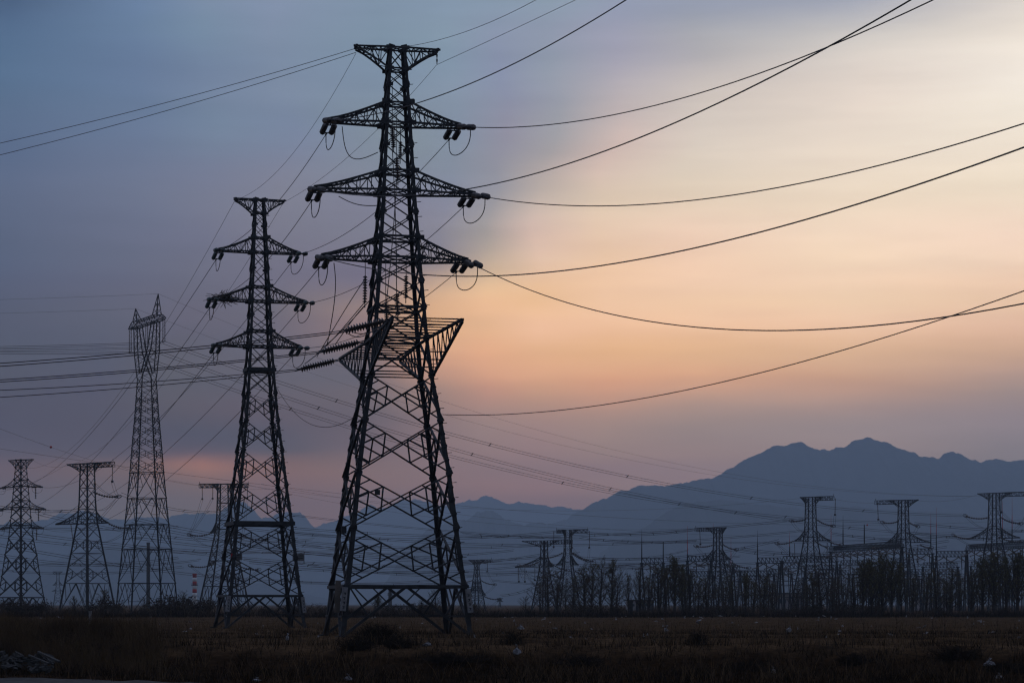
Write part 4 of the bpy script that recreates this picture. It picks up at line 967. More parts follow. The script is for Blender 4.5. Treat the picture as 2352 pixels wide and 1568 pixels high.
for k, (a, b, s_, r_) in enumerate([((-60,1020,520),(2500,1180,900),10,.03),((560,1112,600),(1845,1142,610),5,.02),((570,1112,600),(1600,1212,620),4,.02),((268,1066,500),(560,1112,600),2,.02),((-60,960,470),(640,1120,900),5,.03),((-60,1135,470),(155,1064,500),1.5,.02),((1905,1142,610),(2020,1153,600),.5,.02),((2102,1147,600),(2250,1133,585),1.0,.02),((1330,1217,640),(1605,1213,620),1.2,.02),((600,1110,900),(2500,1190,1100),14,.035)]):
    wire('overhead_wire', TH1, catenary(P(*a), P(*b), s_, 40), r_, 'wire', 'hair thin background wires')
def ball(label, a, b, s_, t):
    q = catenary(P(*a), P(*b), s_, 40)[t]; mb = MB(); n = 8
    mb.tube([q + Vector((0, 0, .3 * math.cos(math.pi * i / n))) for i in range(n + 1)], [max(.01, .3 * math.sin(math.pi * i / n)) for i in range(n + 1)], 10)
    o = mb.build('marker_ball', M['red'], None, True); tag(o, label, 'marker ball')
ball('dark red marker ball on the thin wire at the far left', (-60,960,470), (640,1120,900), 5, 6)
ball('dark red marker ball on a thin wire before the highest mountain', (-60,1020,520), (2500,1180,900), 10, 28)
# ------------------------------------------------------------------ substation
def truss(mb, a, b, h, d, w=.15, n=None, wz=.09):
    """box lattice beam from a to b with slanted end faces"""
    a = Vector(a); b = Vector(b); dr = (b - a).normalized(); sd = dr.cross(Vector((0, 0, 1))).normalized() * d / 2; L = (b - a).length
    n = n or max(4, int(L / 1.0)); up = Vector((0, 0, h))
    T = [a + dr * (L * (.025 + .95 * k / n)) + up for k in range(n + 1)]; B = [a + dr * (L * k / n) for k in range(n + 1)]
    for s in (-1, 1):
        for k in range(n):
            mb.bar(B[k] + sd * s, B[k + 1] + sd * s, w); mb.bar(T[k] + sd * s * .75, T[k + 1] + sd * s * .75, w)
            mb.bar(B[k] + sd * s, T[k] + sd * s * .75, wz); mb.bar(T[k] + sd * s * .75, B[k + 1] + sd * s, wz)
        mb.bar(B[n] + sd * s, T[n] + sd * s * .75, wz)
    for k in range(n):
        mb.bar(B[k] - sd, B[k + 1] + sd, wz)
        mb.bar(B[k] - sd, B[k] + sd, wz)
def aframe(mb, c, H, spread, w=.38, dir_=(1, 0, 0), bar_at=.55):
    c = Vector(c); d = Vector(dir_).normalized() * spread
    t = c + Vector((0, 0, H))
    mb.tube([c - d, t - d * .12], w / 2, 8); mb.tube([c + d, t + d * .12], w / 2, 8)
    mb.bar((c - d).lerp(t, bar_at), (c + d).lerp(t, bar_at), .16)
    mb.box(t + Vector((0, 0, .12)), 1.0, 1.0, .3)
def spike(mb, c, z0, z1, z2, r=.17, red=False, mast=None):
    c = Vector(c)
    mb.tube([c + Vector((0, 0, z0)), c + Vector((0, 0, z1))], [r, r * .8], 8)
    mb.tube([c + Vector((0, 0, z1)), c + Vector((0, 0, z1 + (z2 - z1) * .45))], [r * .55, r * .45], 6, 1)
    mb.tube([c + Vector((0, 0, z1 + (z2 - z1) * .45)), c + Vector((0, 0, z2))], [r * .3, r * .14], 6, 1)
GANTRY = 'steel portal gantries of the substation'
def zof(v, D): return CZ + (CV - v) * D / F
def gantry(label, uA, uB, vb, D, DB=None, vbB=None, posts=(), hang=(), h=1.55, A_legs=(True, True), spread=2.0):
    """lattice beam carried by pipe A-frames; posts: (u, v_thick_top, v_tip, red)"""
    DB = DB or D; vbB = vbB or vb
    A = P(uA, vb, D); B = P(uB, vbB, DB); B.z = A.z if DB != D else B.z
    root = empty('gantry', (A.x, A.y, 0)); tag(root, label, 'gantry', GANTRY)
    o = Vector((A.x, A.y, 0)); st = M['steel_far']
    mb = MB(); truss(mb, A - o, B - o, h, 1.4); mb.build('lattice_beam', st, root)
    dr = (B - A); dr.z = 0; dr.normalize(); side = Vector((0.55, .83, 0))
    for on, p in zip(A_legs, (A, B)):
        if on:
            mb = MB(); q = p - o; aframe(mb, (q.x, q.y, 0), q.z, spread, .42, side); mb.build('support_column', st, root)
    for (u, v1, v2, red) in posts:
        t = (u - uA) / (uB - uA); base = A.lerp(B, t) - o; Dp = D + (DB - D) * t
        mb = MB(); spike(mb, (base.x, base.y, 0), base.z + (h if 0 < t < 1 else 0), zof(v1, Dp), zof(v2, Dp)); mb.build('lightning_rod', [M['steel_far'], M['red'] if red else M['steel_far']], root, True)
    # strain strings pulling down from the beam and droppers
    n = max(2, int((B - A).length / 5.5))
    mbs = MB()
    for k in range(n):
        p = A.lerp(B, (k + .5) / n) - o + Vector((0, 0, -.1))
        for sx_, sy_ in ((-1, -1), (1, 1)):
            e = p + Vector((3.4 * sx_, 2.5 * sy_, -1.5)); q = [p.lerp(e, j / 6) - Vector((0, 0, .9 * (j / 6) * (1 - j / 6))) for j in range(7)]
            mbs.tube(q, .16, 5)
    mbs.build('strain_string', M['porcelain'], root)
    jm = MB()
    for k in range(n):
        p = A.lerp(B, (k + .5) / n) - o
        e1 = p + Vector((3.4, 2.5, -1.6)); e0 = p + Vector((-3.4, -2.5, -1.6)); lw = p + Vector((0, 0, -5.5))
        jm.tube([e0.lerp(e1, j / 10) - Vector((0, 0, 2.2 * 4 * (j / 10) * (1 - j / 10))) for j in range(11)], .05, 4)
        jm.tube([p + Vector((.8, 0, 0)), p + Vector((.9, 0, -3.4))], .13, 5)
        jm.tube([p + Vector((.9, 0, -3.4)), p + Vector((.6, 0, -8))], .04, 4)
    jm.build('dropper_cable', M['wire'], root)
    return root
gantry('leftmost short gantry with one needle mast and one blunt mast', 1474, 1523.5, 1293, 620, posts=((1474, 1246, 1215, False), (1523.5, 1243, 1242.5, False)))
gantry('second short gantry with a red tipped mast left of the poplar pylon', 1579, 1633, 1288, 620, posts=((1579, 1270, 1206, True),))
gantry('gantry behind the poplar pylon with a red needle', 1636, 1684, 1298, 650, posts=((1638.5, 1266, 1200, True),), A_legs=(False, True))
gantry('low gantry with a red needle right of the poplar pylon', 1679, 1778, 1321, 690, posts=((1679, 1295, 1232, True),))
gantry('mid height gantry starting at the tall grey needle', 1740, 1795, 1292, 630, posts=((1740, 1249, 1216, False),))
gantry('gantry running on behind the pylon with the right hanging string', 1796, 1922, 1289, 640, posts=((1813.7, 1253, 1220, True),))
gantry('low rear gantry right of the tall grey needle', 1765, 1818, 1317, 700)
gantry('high long gantry rising towards the viewer with a red needle at its left end', 1908, 2072, 1267, 640, 585, posts=((1909, 1240, 1180, True), (1938.6, 1215, 1181, False), (1989, 1204, 1202, False)), h=1.7, spread=2.4)
gantry('gantry between the two right pylons with twin red needles', 2088, 2142, 1271, 640, posts=((2138, 1226, 1177, True),))
gantry('gantry to the right of the twin red needles', 2150.7, 2219, 1277, 640, posts=((2150.7, 1228, 1164, True),))
gantry('rightmost high gantry behind the rightmost pylon', 2221, 2400, 1264, 625, 580, posts=((2306, 1215, 1150, True), (2328, 1213, 1142, True)), h=1.7, spread=2.4)
gantry('low rear gantry below the twin red needles', 2085, 2134, 1317, 720)
gantry('low rear gantry left of the rightmost gantry', 2156, 2204, 1317, 720)
gantry('low rear gantry under the high long gantry', 1846, 1912, 1326, 700)
for k_, (ua, ub, v_, d_) in enumerate([(1500, 1570, 1318, 760), (1588, 1640, 1322, 740), (1700, 1760, 1330, 800), (1850, 1930, 1306, 780), (1930, 2000, 1296, 760), (2010, 2085, 1300, 740), (2230, 2300, 1300, 720), (2300, 2390, 1312, 760)]):
    gantry('plain rear gantry far back in the yard, %s' % ['left of the poplar pylon', 'at the poplar pylon', 'left of the tall grey needle', 'behind the start of the long gantry', 'behind the middle of the long gantry', 'behind the leafy clump', 'under the rightmost pylon', 'at the right picture edge'][k_].replace('number ', ''), ua, ub, v_, d_)
for ua, ub, v_, d_, lab_ in [(1530, 1578, 1308, 700, 'short rear gantry between the blunt mast and the red tipped mast'), (1655, 1700, 1312, 720, 'short rear gantry just right of the poplar pylon'), (1790, 1850, 1303, 690, 'rear gantry left of the pylon with the right hanging string'), (1880, 1950, 1318, 730, 'rear gantry below the start of the long gantry'), (1960, 2030, 1318, 700, 'rear gantry seen through the leafy clump'), (2040, 2110, 1322, 740, 'rear gantry at the foot of the gantry side pylon'), (2120, 2200, 1302, 690, 'rear gantry crossing behind the twin red needles'), (2240, 2320, 1322, 700, 'low rear gantry at the foot of the rightmost pylon'), (2330, 2420, 1290, 660, 'rear gantry cut by the right edge of the picture')]:
    gantry(lab_, ua, ub, v_, d_)
# equipment supports, busbar posts, fence posts and buildings
SUP = 'apparatus supports in the substation yard'
def bay(u, D, H, n, gap):
    root = empty('busbar_support', P(u, CV, D) * 1.0); root.location.z = 0; tag(root, 'row of grey post insulators carrying a level busbar in the yard', 'busbar', SUP)
    for k in range(n):
        mb = MB(); x = k * gap
        mb.tube([(x, 0, 0), (x, 0, H * .55)], .16, 6); insulator(mb, (x, 0, H * .55), (x, 0, H), .22, 6, 1, 6); mb.build('support_post', [M['steel_far'], M['porcelain']], root)
    mb = MB(); mb.tube([(-.6, 0, H + .1), ((n - 1) * gap + .6, 0, H + .1)], .1, 6); mb.build('busbar', M['wire'], root)
    mb = MB(); mb.bar((-.3, 0, H * .55), ((n - 1) * gap + .3, 0, H * .55), .2); mb.build('support_beam', M['steel_far'], root)
for (u, D, H, n, gap) in [(1490, 660, 7, 4, 2.6), (1560, 680, 8, 4, 2.4), (1700, 690, 8.5, 5, 2.6), (1800, 660, 7.5, 5, 2.5), (1870, 690, 9, 6, 2.4), (1950, 680, 8.5, 5, 2.6), (2010, 660, 8, 5, 2.3), (2085, 680, 9.5, 5, 2.4), (2150, 660, 8, 5, 2.4), (2215, 690, 9, 6, 2.6), (2290, 680, 8.5, 5, 2.6), (1610, 660, 7.5, 5, 2.2), (1660, 700, 9, 5, 2.2), (1750, 700, 9, 6, 2.2), (1835, 720, 10, 6, 2.2), (1910, 700, 10, 5, 2.2), (1980, 720, 10, 6, 2.2), (2050, 700, 9.5, 5, 2.2), (2120, 720, 10, 6, 2.2), (2185, 700, 9, 5, 2.2), (2255, 720, 10, 6, 2.2), (2330, 690, 9, 5, 2.2)]:
    bay(u, D, H, n, gap)
def post(u, v0, D, label, group):
    mb = MB(); H = zof(v0, D); mb.box((0, 0, H / 2), .5, .5, H); mb.box((0, 0, H + .1), .75, .75, .2)
    o = mb.build('concrete_post', M['steel_far']); o.location = P(u, CV, D); o.location.z = 0; tag(o, label, 'post', group)
for u in (1446, 1451, 1463, 1471, 1477, 1489, 1499): post(u, 1379, 520, 'plain dark post standing in a row left of the poplars', 'row of plain posts')
def building(label, u0, u1, v0, D, depth, wall, nwin, roof):
    A, B = P(u0, CV, D), P(u1, CV, D); H = zof(v0, D); w = B.x - A.x
    root = empty('building', ((A.x + B.x) / 2, D, 0)); tag(root, label, 'building')
    mb = MB(); mb.box((0, depth / 2, H / 2), w, depth, H); mb.build('wall', wall, root)
    mb = MB(); mb.box((0, depth / 2, H + .2), w + .8, depth + .8, .4); mb.build('roof', roof, root)
    for k in range(nwin):
        x = -w / 2 + w * (k + .5) / nwin
        mb = MB(); mb.box((x, -.03, H * .55), w / nwin * .5, .08, H * .3); f = mb.build('window', M['white'], root)
        mb = MB(); mb.box((x, -.09, H * .55), w / nwin * .42, .05, H * .24); mb.build('pane', M['glasspane'], f)
    mb = MB(); mb.box((w * .38, -.04, 1.1), 1.2, .1, 2.2); mb.build('door', M['steel_far'], root)
pale = mat('pale_render', (0.26, 0.24, 0.25), (0.2, 0.185, 0.19), .4, .9)
building('pale low control building behind the poplars', 1778, 1838, 1362, 760, 8, pale, 6, M['concrete'])
building('small pale building beyond the row of plain posts', 1440, 1500, 1378, 760, 8, pale, 6, M['concrete'])
building('long low pale shed far off beneath the largest pylon', 872, 958, 1391, 900, 10, pale, 7, M['concrete'])
building('pale low building behind the rightmost poplars', 2110, 2190, 1372, 760, 8, pale, 7, M['concrete'])
# ------------------------------------------------------------------ trees and shrubs
def tree_mesh(seed, H, spread, nb, leafn, up=1.0, lsize=.16, lean=0.0):
    """trunk with limbs (one mesh) and a crown of twigs and young leaves (another)"""
    r = random.Random(seed); tr = MB(); cr = MB()
    k = 9; trunk = []
    dx = dy = 0.0
    for i in range(k + 1):
        t = i / k; trunk.append(Vector((dx + lean * t * H, dy, H * .96 * t))); dx += r.gauss(0, .04) * H * .12; dy += r.gauss(0, .04) * H * .12
    r0 = .022 * H
    tr.tube(trunk, [max(.012, r0 * (1 - i / k) ** .8 + .01) for i in range(k + 1)], 7)
    def at(t):
        f = t * k; i = min(k - 1, int(f)); return trunk[i].lerp(trunk[i + 1], f - i)
    tips = []
    for b in range(nb):
        t = .16 + .8 * (b + r.random()) / nb
        p = at(t); az = b * 2.4 + r.random() * .8
        L = H * spread * (1.15 - .75 * abs(t - .42)) * (1 - .62 * t) * r.uniform(.7, 1.25)
        el = R(r.uniform(28, 50)) * up
        d = Vector((math.cos(az) * math.cos(el), math.sin(az) * math.cos(el), math.sin(el)))
        pts = [p]; q = p.copy(); n = 5
        for j in range(n):
            d = (d + Vector((r.gauss(0, .12), r.gauss(0, .12), .17 * up + r.gauss(0, .06)))).normalized(); q = q + d * L / n; pts.append(q.copy())
        tr.tube(pts, [max(.012, r0 * .34 * (1 - t) * (1 - j / (n + .5)) + .014) for j in range(n + 1)], 5)
        for j in range(1, n + 1):
            for m_ in range(3):
                a = pts[j].lerp(pts[j - 1], r.random()); d2 = (d * .5 + Vector((r.gauss(0, .6), r.gauss(0, .6), abs(r.gauss(.55 * up, .4))))).normalized()
                l2 = L * r.uniform(.16, .42); e = a + d2 * l2; md = a.lerp(e, .5) + Vector((r.gauss(0, .05), r.gauss(0, .05), 0)) * l2
                cr.tube([a, md, e], [.014, .010, .005], 3, 0, False); tips.append((a, e))
                if r.random() < .6:
                    e2 = md + (d2 + Vector((r.gauss(0, .6), r.gauss(0, .6), .3))).normalized() * l2 * .5; cr.tube([md, e2], [.011, .006], 3, 0, False); tips.append((md, e2))
    for j in range(leafn):
        a, e = r.choice(tips); c = a.lerp(e, r.uniform(.2, 1.15)) + Vector((r.gauss(0, .07), r.gauss(0, .07), r.gauss(0, .07)))
        s = lsize * r.uniform(.5, 1.2)
        x = Vector((r.gauss(0, 1), r.gauss(0, 1), r.gauss(0, 1))).normalized() * s; y = Vector((r.gauss(0, 1), r.gauss(0, 1), r.gauss(0, 1))).normalized() * s * .6
        cr._add([c - x, c + y, c + x, c - y], [(0, 1, 2, 3)], 1)
    return tr, cr
def proto_tree(name, seed, H, *a, **k):
    tr, cr = tree_mesh(seed, H, *a, **k)
    root = empty(name)
    tr.build('trunk', M['bark'], root, True); cr.build('crown', [M['twig'], M['leaf']], root)
    return root
used = set()
def put(proto, u, D, v_top, H, label, cat, group, sxy=1.0):
    o = proto if proto.name not in used else copy_tree(proto)
    used.add(proto.name)
    X = (u - CU) / F * D; s = (CZ + (CV - v_top) * D / F) / H
    o.location = (X, D, gz(X, D) - .05); o.rotation_euler = (0, 0, rnd.uniform(0, 6.28)); o.scale = (s * sxy, s * sxy, s)
    tag(o, label, cat, group); return o
BARE = [proto_tree('bare_tree', 100 + i, 9.0, .50, 26, 220, .85, .13) for i in range(3)]
POP = [proto_tree('poplar_tree', 200 + i, 9.0, .40, 32, 470, 1.1, .15) for i in range(4)]
DENSE = [proto_tree('willow_tree', 300 + i, 9.0, .44, 44, 1500, 1.3, .15) for i in range(3)]
TREES = [  # u, top, depth, kind, width, words
 (1208,1366,372,'b',1.3,'small bare fan shaped tree left of the pair of pylons'),(1258,1298,378,'b',.9,'thin tree rising in front of the pointed arm pylon'),(1281,1312,370,'b',.8,'leaning bare tree between the close pair of pylons'),(1300,1342,384,'b',.9,'short bare tree under the box topped pylon'),
 (1343,1300,375,'p',.95,'sparse tree with a nest right of the box topped pylon'),(1360,1292,380,'p',.9,'tall sparse poplar between two nest trees'),(1380,1286,372,'b',.85,'slim bare poplar left of the highest nest tree'),(1404,1282,376,'p',.9,'poplar carrying the highest nest, standing free'),
 (1444,1314,374,'p',.7,'narrow poplar in front of the plain posts'),(1470,1308,380,'p',.85,'poplar in front of the leftmost gantry'),(1513,1298,372,'p',1.1,'broad sparse poplar under the leftmost gantry'),(1527,1304,384,'p',.9,'poplar with a nest beneath the blunt mast'),
 (1549,1280,370,'d',.85,'leafy green tree right of the blunt mast'),(1567,1300,378,'d',.8,'leafy tree with a dark nest beside the red tipped mast'),(1586,1302,374,'p',.9,'poplar in front of the red tipped mast'),(1604,1330,386,'p',1.0,'short poplar left of the poplar pylon'),
 (1622,1322,372,'p',1.0,'thin poplar at the left foot of the poplar pylon'),(1649,1338,380,'b',1.0,'bare tree under the poplar pylon'),(1683,1330,376,'p',.85,'poplar right of the poplar pylon legs'),(1713,1316,370,'d',.8,'leafy tree under the low gantry with the red needle'),
 (1730,1330,384,'p',.9,'poplar left of the tall grey needle'),(1754,1320,374,'p',.9,'poplar right of the tall grey needle'),(1775,1336,388,'p',.9,'poplar before the pale control building'),(1828,1338,378,'b',1.0,'bare tree before the control building'),(1868,1312,372,'p',.9,'poplar under the pylon with the right hanging string'),
 (1884,1302,378,'b',1.0,'bare tree with a nest right of that pylon axis'),(1912,1330,384,'b',1.0,'bare tree under the high long gantry start'),(1938,1336,374,'b',1.0,'bare tree below the grey needle of the long gantry'),(1961,1304,380,'b',.9,'slim bare tree below the long gantry'),(1982,1292,371,'d',.75,'leafy tree at the left of the big leafy clump'),
 (2004,1284,374,'d',.95,'big leafy tree below the blunt mast of the long gantry'),(2026,1276,378,'d',.95,'tallest leafy tree of the clump under the long gantry'),(2048,1286,372,'d',.95,'leafy tree in front of the gantry side pylon'),(2070,1296,382,'d',.8,'leafy tree at the right side of the clump'),
 (2096,1322,374,'p',1.0,'poplar right of the gantry side pylon'),(2128,1318,380,'p',1.0,'poplar under the twin red needles'),(2150,1304,372,'p',.9,'tall poplar right of the twin red needles'),(2176,1330,386,'p',1.0,'short poplar in the gap between the right gantries'),(2204,1332,376,'b',1.0,'bare tree left of the rightmost pylon'),
 (2232,1306,373,'p',1.0,'poplar at the left foot of the rightmost pylon'),(2258,1284,378,'d',.9,'leafy tree before the rightmost pylon'),(2284,1272,371,'d',.9,'highest leafy tree in front of the rightmost pylon'),(2312,1280,376,'d',.9,'leafy tree right of the rightmost pylon axis'),(2338,1270,372,'d',1.0,'leafy tree at the right edge of the picture'),(2372,1276,376,'d',1.0,'leafy tree cut by the right edge of the picture'),
 (866,1366,420,'d',1.25,'round leafy tree seen between the legs of the largest pylon'),(1001,1351,400,'b',1.1,'bare tree by the right leg of the largest pylon'),(968,1376,420,'p',1.4,'low bushy tree inside the right leg of the largest pylon'),(1090,1386,400,'d',1.9,'round bush at the foot of the small isolated pylon'),
 (240,1352,400,'p',1.2,'tree right of the left terminal pylon'),(420,1356,410,'b',1.1,'bare tree left of the banded chimney'),(480,1368,420,'b',1.4,'bare tree under the wide topped pylon'),(172,1366,405,'p',1.4,'bushy tree at the foot of the left terminal pylon'),(330,1368,410,'b',1.3,'bare tree under the forked pylon'),(372,1374,400,'b',1.3,'small bare tree right of the grey chimney')]
PL = ['near the pair of close pylons', 'just right of the close pair', 'near the highest nest tree', 'under the leftmost gantry', 'by the red tipped mast', 'right of the poplar pylon', 'right of the tall grey needle', 'by the right hanging string pylon', 'under the start of the long gantry', 'within the leafy clump', 'right of the gantry side pylon', 'between the two right gantries', 'by the rightmost pylon']
q_ = random.Random(12)
for k_ in range(13):
    u_ = 1240 + 86 * k_ + q_.uniform(-10, 10)
    TREES.append((u_, q_.uniform(1306, 1345), q_.uniform(388, 425), 'bp'[k_ % 2], q_.uniform(.9, 1.3), ('thin bare filler tree' if k_ % 2 == 0 else 'sparse brown filler tree').replace(' filler', '') + ' standing in the second row ' + PL[k_]))
kinds = {'b': (BARE, 'tree'), 'p': (POP, 'tree'), 'd': (DENSE, 'tree')}
cnt = dict(b=0, p=0, d=0)
for (u, v, D, k, wx, lab) in TREES:
    pr = kinds[k][0]; put(pr[cnt[k] % len(pr)], u, D, v, 9.0, lab, 'tree', 'trees along the far edge of the field', wx * (1.3 if k != 'd' else 1.1) * rnd.uniform(.85, 1.25)); cnt[k] += 1
# magpie nests
def nest_at(u, v, D, label, r_=.38):
    mb = MB(); q = random.Random(int(u))
    for j in range(120):
        a = Vector((q.gauss(0, 1), q.gauss(0, 1), q.gauss(0, 1))).normalized() * r_ * q.uniform(.3, 1); d = Vector((q.gauss(0, 1), q.gauss(0, 1), q.gauss(0, .6))).normalized() * r_ * .75
        mb.bar(a - d, a + d, .035)
    o = mb.build('bird_nest', M['twig']); o.location = P(u, v, D); tag(o, label, 'nest', 'stick nests in the trees')
for (u, v, D, l) in [(1403.5, 1310, 376, 'ball of twigs in the free standing highest nest tree'), (1349, 1330, 375, 'twig nest right of the box topped pylon'), (1282, 1352, 370, 'twig nest low between the close pair of pylons'), (1527, 1323, 384, 'twig nest beneath the blunt mast'), (1565, 1331, 378, 'big twig nest beside the red tipped mast'), (1872, 1338, 372, 'twig nest under the pylon with the right hanging string'), (1984, 1320, 371, 'twig nest at the left of the leafy clump')]:
    nest_at(u, v, D, l)
# shrubs of the field edge
def shrub_mesh(seed, H, W_, n, leaf):
    r = random.Random(seed); mb = MB()
    for j in range(n):
        a = Vector((r.gauss(0, W_ * .3), r.gauss(0, W_ * .3), 0)); d = Vector((r.gauss(0, .35), r.gauss(0, .35), 1)).normalized(); L = H * r.uniform(.45, 1.05)
        p1 = a + d * L * .5; p2 = a + d * L + Vector((r.gauss(0, .12), r.gauss(0, .12), 0)) * L
        mb.tube([a, p1, p2], [.03, .02, .008], 3, 0, False)
        for m_ in range(5):
            s = p1.lerp(p2, r.random()); e = s + Vector((r.gauss(0, .3), r.gauss(0, .3), r.uniform(.1, .45))) * L * .6; mb.tube([s, e], [.015, .006], 3, 0, False)
            for l in range(leaf):
                c = s.lerp(e, r.random()) + Vector((r.gauss(0, .1), r.gauss(0, .1), r.gauss(0, .1))); x = Vector((r.gauss(0, 1), r.gauss(0, 1), r.gauss(0, 1))).normalized() * .13; y = Vector((r.gauss(0, 1), r.gauss(0, 1), r.gauss(0, 1))).normalized() * .09
                mb._add([c - x, c + y, c + x, c - y], [(0, 1, 2, 3)], 1)
    return mb
SHR = [shrub_mesh(500 + i, 2.0, 2.6, 70, i % 2).build('shrub', [M['twig'], M['bark']]) for i in range(4)]
fresh = set()
ushr = [(-20 + 37 * k + rnd.uniform(-16, 16)) for k in range(65)]
for k, u in enumerate(ushr):
    o = SHR[k % 4]
    if o.name in fresh: o = o.copy(); col.objects.link(o)
    else: fresh.add(o.name)
    D = rnd.uniform(355, 400); hgt = rnd.uniform(.45, 1.5) * (1.25 if u < 480 else .85); X = (u - CU) / F * D
    o.location = (X, D, -.05); o.scale = (hgt * rnd.uniform(.9, 1.5), hgt * 1.2, hgt); o.rotation_euler = (0, 0, rnd.uniform(0, 6.28))
    tag(o, 'low leafless shrub in the hedge along the far edge of the field', 'shrub', 'shrubs along the far edge of the field')
# undergrowth mass behind the shrubs
def blades(n, xy, hmin, hmax, w, lean, name, m, label, kind='stuff', seed=1, seg=1, hs=6):
    rs = np.random.RandomState(seed); x, y = xy(rs, n); z = ground_z(x, y) - .03
    h = rs.uniform(hmin, hmax, n) * (.75 + .5 * np.clip(wob(x, y, hs, 3) * (1 if hs < 10 else 2.2) + .5, 0, 1 if hs < 10 else 1.6) - (0 if hs < 10 else .35)); a = rs.rand(n) * 6.283; ww = w * rs.uniform(.6, 1.3, n)
    lx, ly = rs.normal(0, lean, n) * h, rs.normal(0, lean, n) * h
    b0 = np.stack([x - np.cos(a) * ww, y - np.sin(a) * ww, z], 1); b1 = np.stack([x + np.cos(a) * ww, y + np.sin(a) * ww, z], 1)
    m0 = np.stack([x + lx * .4 - np.cos(a) * ww * .7, y + ly * .4 - np.sin(a) * ww * .7, z + h * .55], 1); m1 = np.stack([x + lx * .4 + np.cos(a) * ww * .7, y + ly * .4 + np.sin(a) * ww * .7, z + h * .55], 1)
    t0 = np.stack([x + lx - np.cos(a) * ww * .2, y + ly - np.sin(a) * ww * .2, z + h], 1); t1_ = np.stack([x + lx + np.cos(a) * ww * .2, y + ly + np.sin(a) * ww * .2, z + h], 1)
    V = np.stack([b0, b1, m1, m0, t1_, t0], 1).reshape(-1, 3); i = np.arange(n) * 6
    Q = np.concatenate([np.stack([i, i + 1, i + 2, i + 3], 1), np.stack([i + 3, i + 2, i + 4, i + 5], 1)])
    o = mesh_np(name, V, Q, m, None, False); tag(o, label, None, None, kind); return o
def field_xy(y0, y1, k=.235, pw=1.0):
    def f(rs, n):
        y = y0 + (y1 - y0) * rs.rand(n) ** pw; x = (rs.rand(n) * 2 - 1) * (y * k + 3); return x, y
    return f
def clumped(f, sc, thr, k0):
    def g(rs, n):
        xs, ys_ = [], []
        tot = 0
        while tot < n:
            x, y = f(rs, n); m_ = (wob(x, y, sc, k0) + rs.normal(0, .25, n) > thr) & ~((y < 97.5) & (x < -10.6 - (y - 88) * 1.1 + rs.normal(0, .5, n)) & (y > 80)); xs.append(x[m_]); ys_.append(y[m_]); tot += m_.sum()
        return np.concatenate(xs)[:n], np.concatenate(ys_)[:n]
    return g
grassm = mat('dry_grass_blades', (0.13, 0.085, 0.047), (0.036, 0.025, 0.017), 0.25, 0.9, spec=0.0)
weedm = mat('dark_weeds', (0.03, 0.021, 0.014), (0.012, 0.009, 0.007), 0.4, 0.9, spec=0.0)
blades(26000, clumped(field_xy(340, 408), 26, 0.02, 12), .3, 1.6, .035, .3, 'undergrowth', weedm, 'tangled dark undergrowth along the far edge of the field', seed=4, hs=22)
blades(15000, clumped(field_xy(111, 170), 4, .15, 4), .05, .17, .014, .25, 'grass', grassm, 'short dry stubble grass over the field', seed=5)
blades(20000, clumped(field_xy(170, 345), 11, .12, 6), .08, .26, .02, .25, 'grass', grassm, 'short dry stubble grass over the field', seed=6)
blades(6000, clumped(field_xy(111, 200, pw=1.3), 9, .2, 3), .35, .95, .012, .22, 'dry_weeds', grassm, 'tall dry weed stalks standing in the field', seed=7)
blades(12000, clumped(field_xy(88, 113), 4, .2, 6), .15, .6, .014, .4, 'bank_weeds', weedm, 'dark dead weeds covering the bank', seed=8)
blades(3600, clumped(field_xy(88, 112), 6, .25, 8), .3, .95, .011, .45, 'bank_straw', grassm, 'pale dry straw stems on the bank', seed=9)
def furrows(rs, n):
    y = np.array([143.5, 149.0, 155.5, 164.0, 128.0])[rs.randint(0, 5, n)] + rs.normal(0, .5, n); x = (rs.rand(n) * 2 - 1) * (y * .235)
    k = wob(x, y, 20, 9) > -.3; return x[k], y[k]
def furrow_n(rs, n):
    x, y = furrows(rs, n * 2); return np.resize(x, n), np.resize(y, n)
blades(13000, furrow_n, .08, .32, .02, .3, 'stubble_rows', weedm, 'dark rows of stubble along the furrows of the field', seed=11)
def left_patch(rs, n):
    y = 102 + 20 * rs.rand(n); x = -.225 * y + rs.rand(n) ** 1.5 * 7.5; return x, y
blades(15000, left_patch, .5, 1.5, .013, .25, 'reeds', grassm, 'tall brown reeds growing at the left end of the bank', seed=10)
# single tall stalks that stand out against the field
stalk = []
def stalk_at(u, v0, v1, D, k):
    mb = MB(); q = random.Random(k); a = P(u, v1, D); a.z = gz(a.x, D) - .05; H = CZ + (CV - v0) * D / F - a.z
    pts = [Vector((0, 0, 0))]; 
    for j in range(6): pts.append(pts[-1] + Vector((q.gauss(0, .06), q.gauss(0, .06), 1)) * H / 6)
    mb.tube(pts, [.022, .02, .018, .015, .012, .01, .006], 5)
    for j in range(2, 6):
        for m_ in range(3): 
            e = pts[j] + Vector((q.gauss(0, .3), q.gauss(0, .3), q.uniform(.15, .5))) * H * .3; mb.tube([pts[j], e], [.01, .005], 3, 0, False)
    o = mb.build('weed_stalk', M['twig']); o.location = a; tag(o, 'single bare brown weed stalk standing above the grass', 'weed', 'bare weed stalks in the field')
for k, (u, v0, D) in enumerate([(315,1405,130),(357,1412,128),(386,1413,127),(280,1425,122),(56,1420,121),(74,1424,120),(430,1418,124),(590,1430,118),(1130,1440,118),(1290,1432,116),(1410,1445,114),(1490,1428,117),(1530,1404,122),(1552,1434,116),(1640,1438,116),(1730,1444,114),(1806,1420,118),(1880,1430,116),(1985,1424,118),(2062,1412,120),(2140,1385,124),(2170,1402,122),(2230,1420,118),(2290,1416,117),(2330,1424,116),(690,1436,117),(1040,1425,119),(1180,1450,113),(985,1448,113)]):
    stalk_at(u, v0, 1460, D, k)
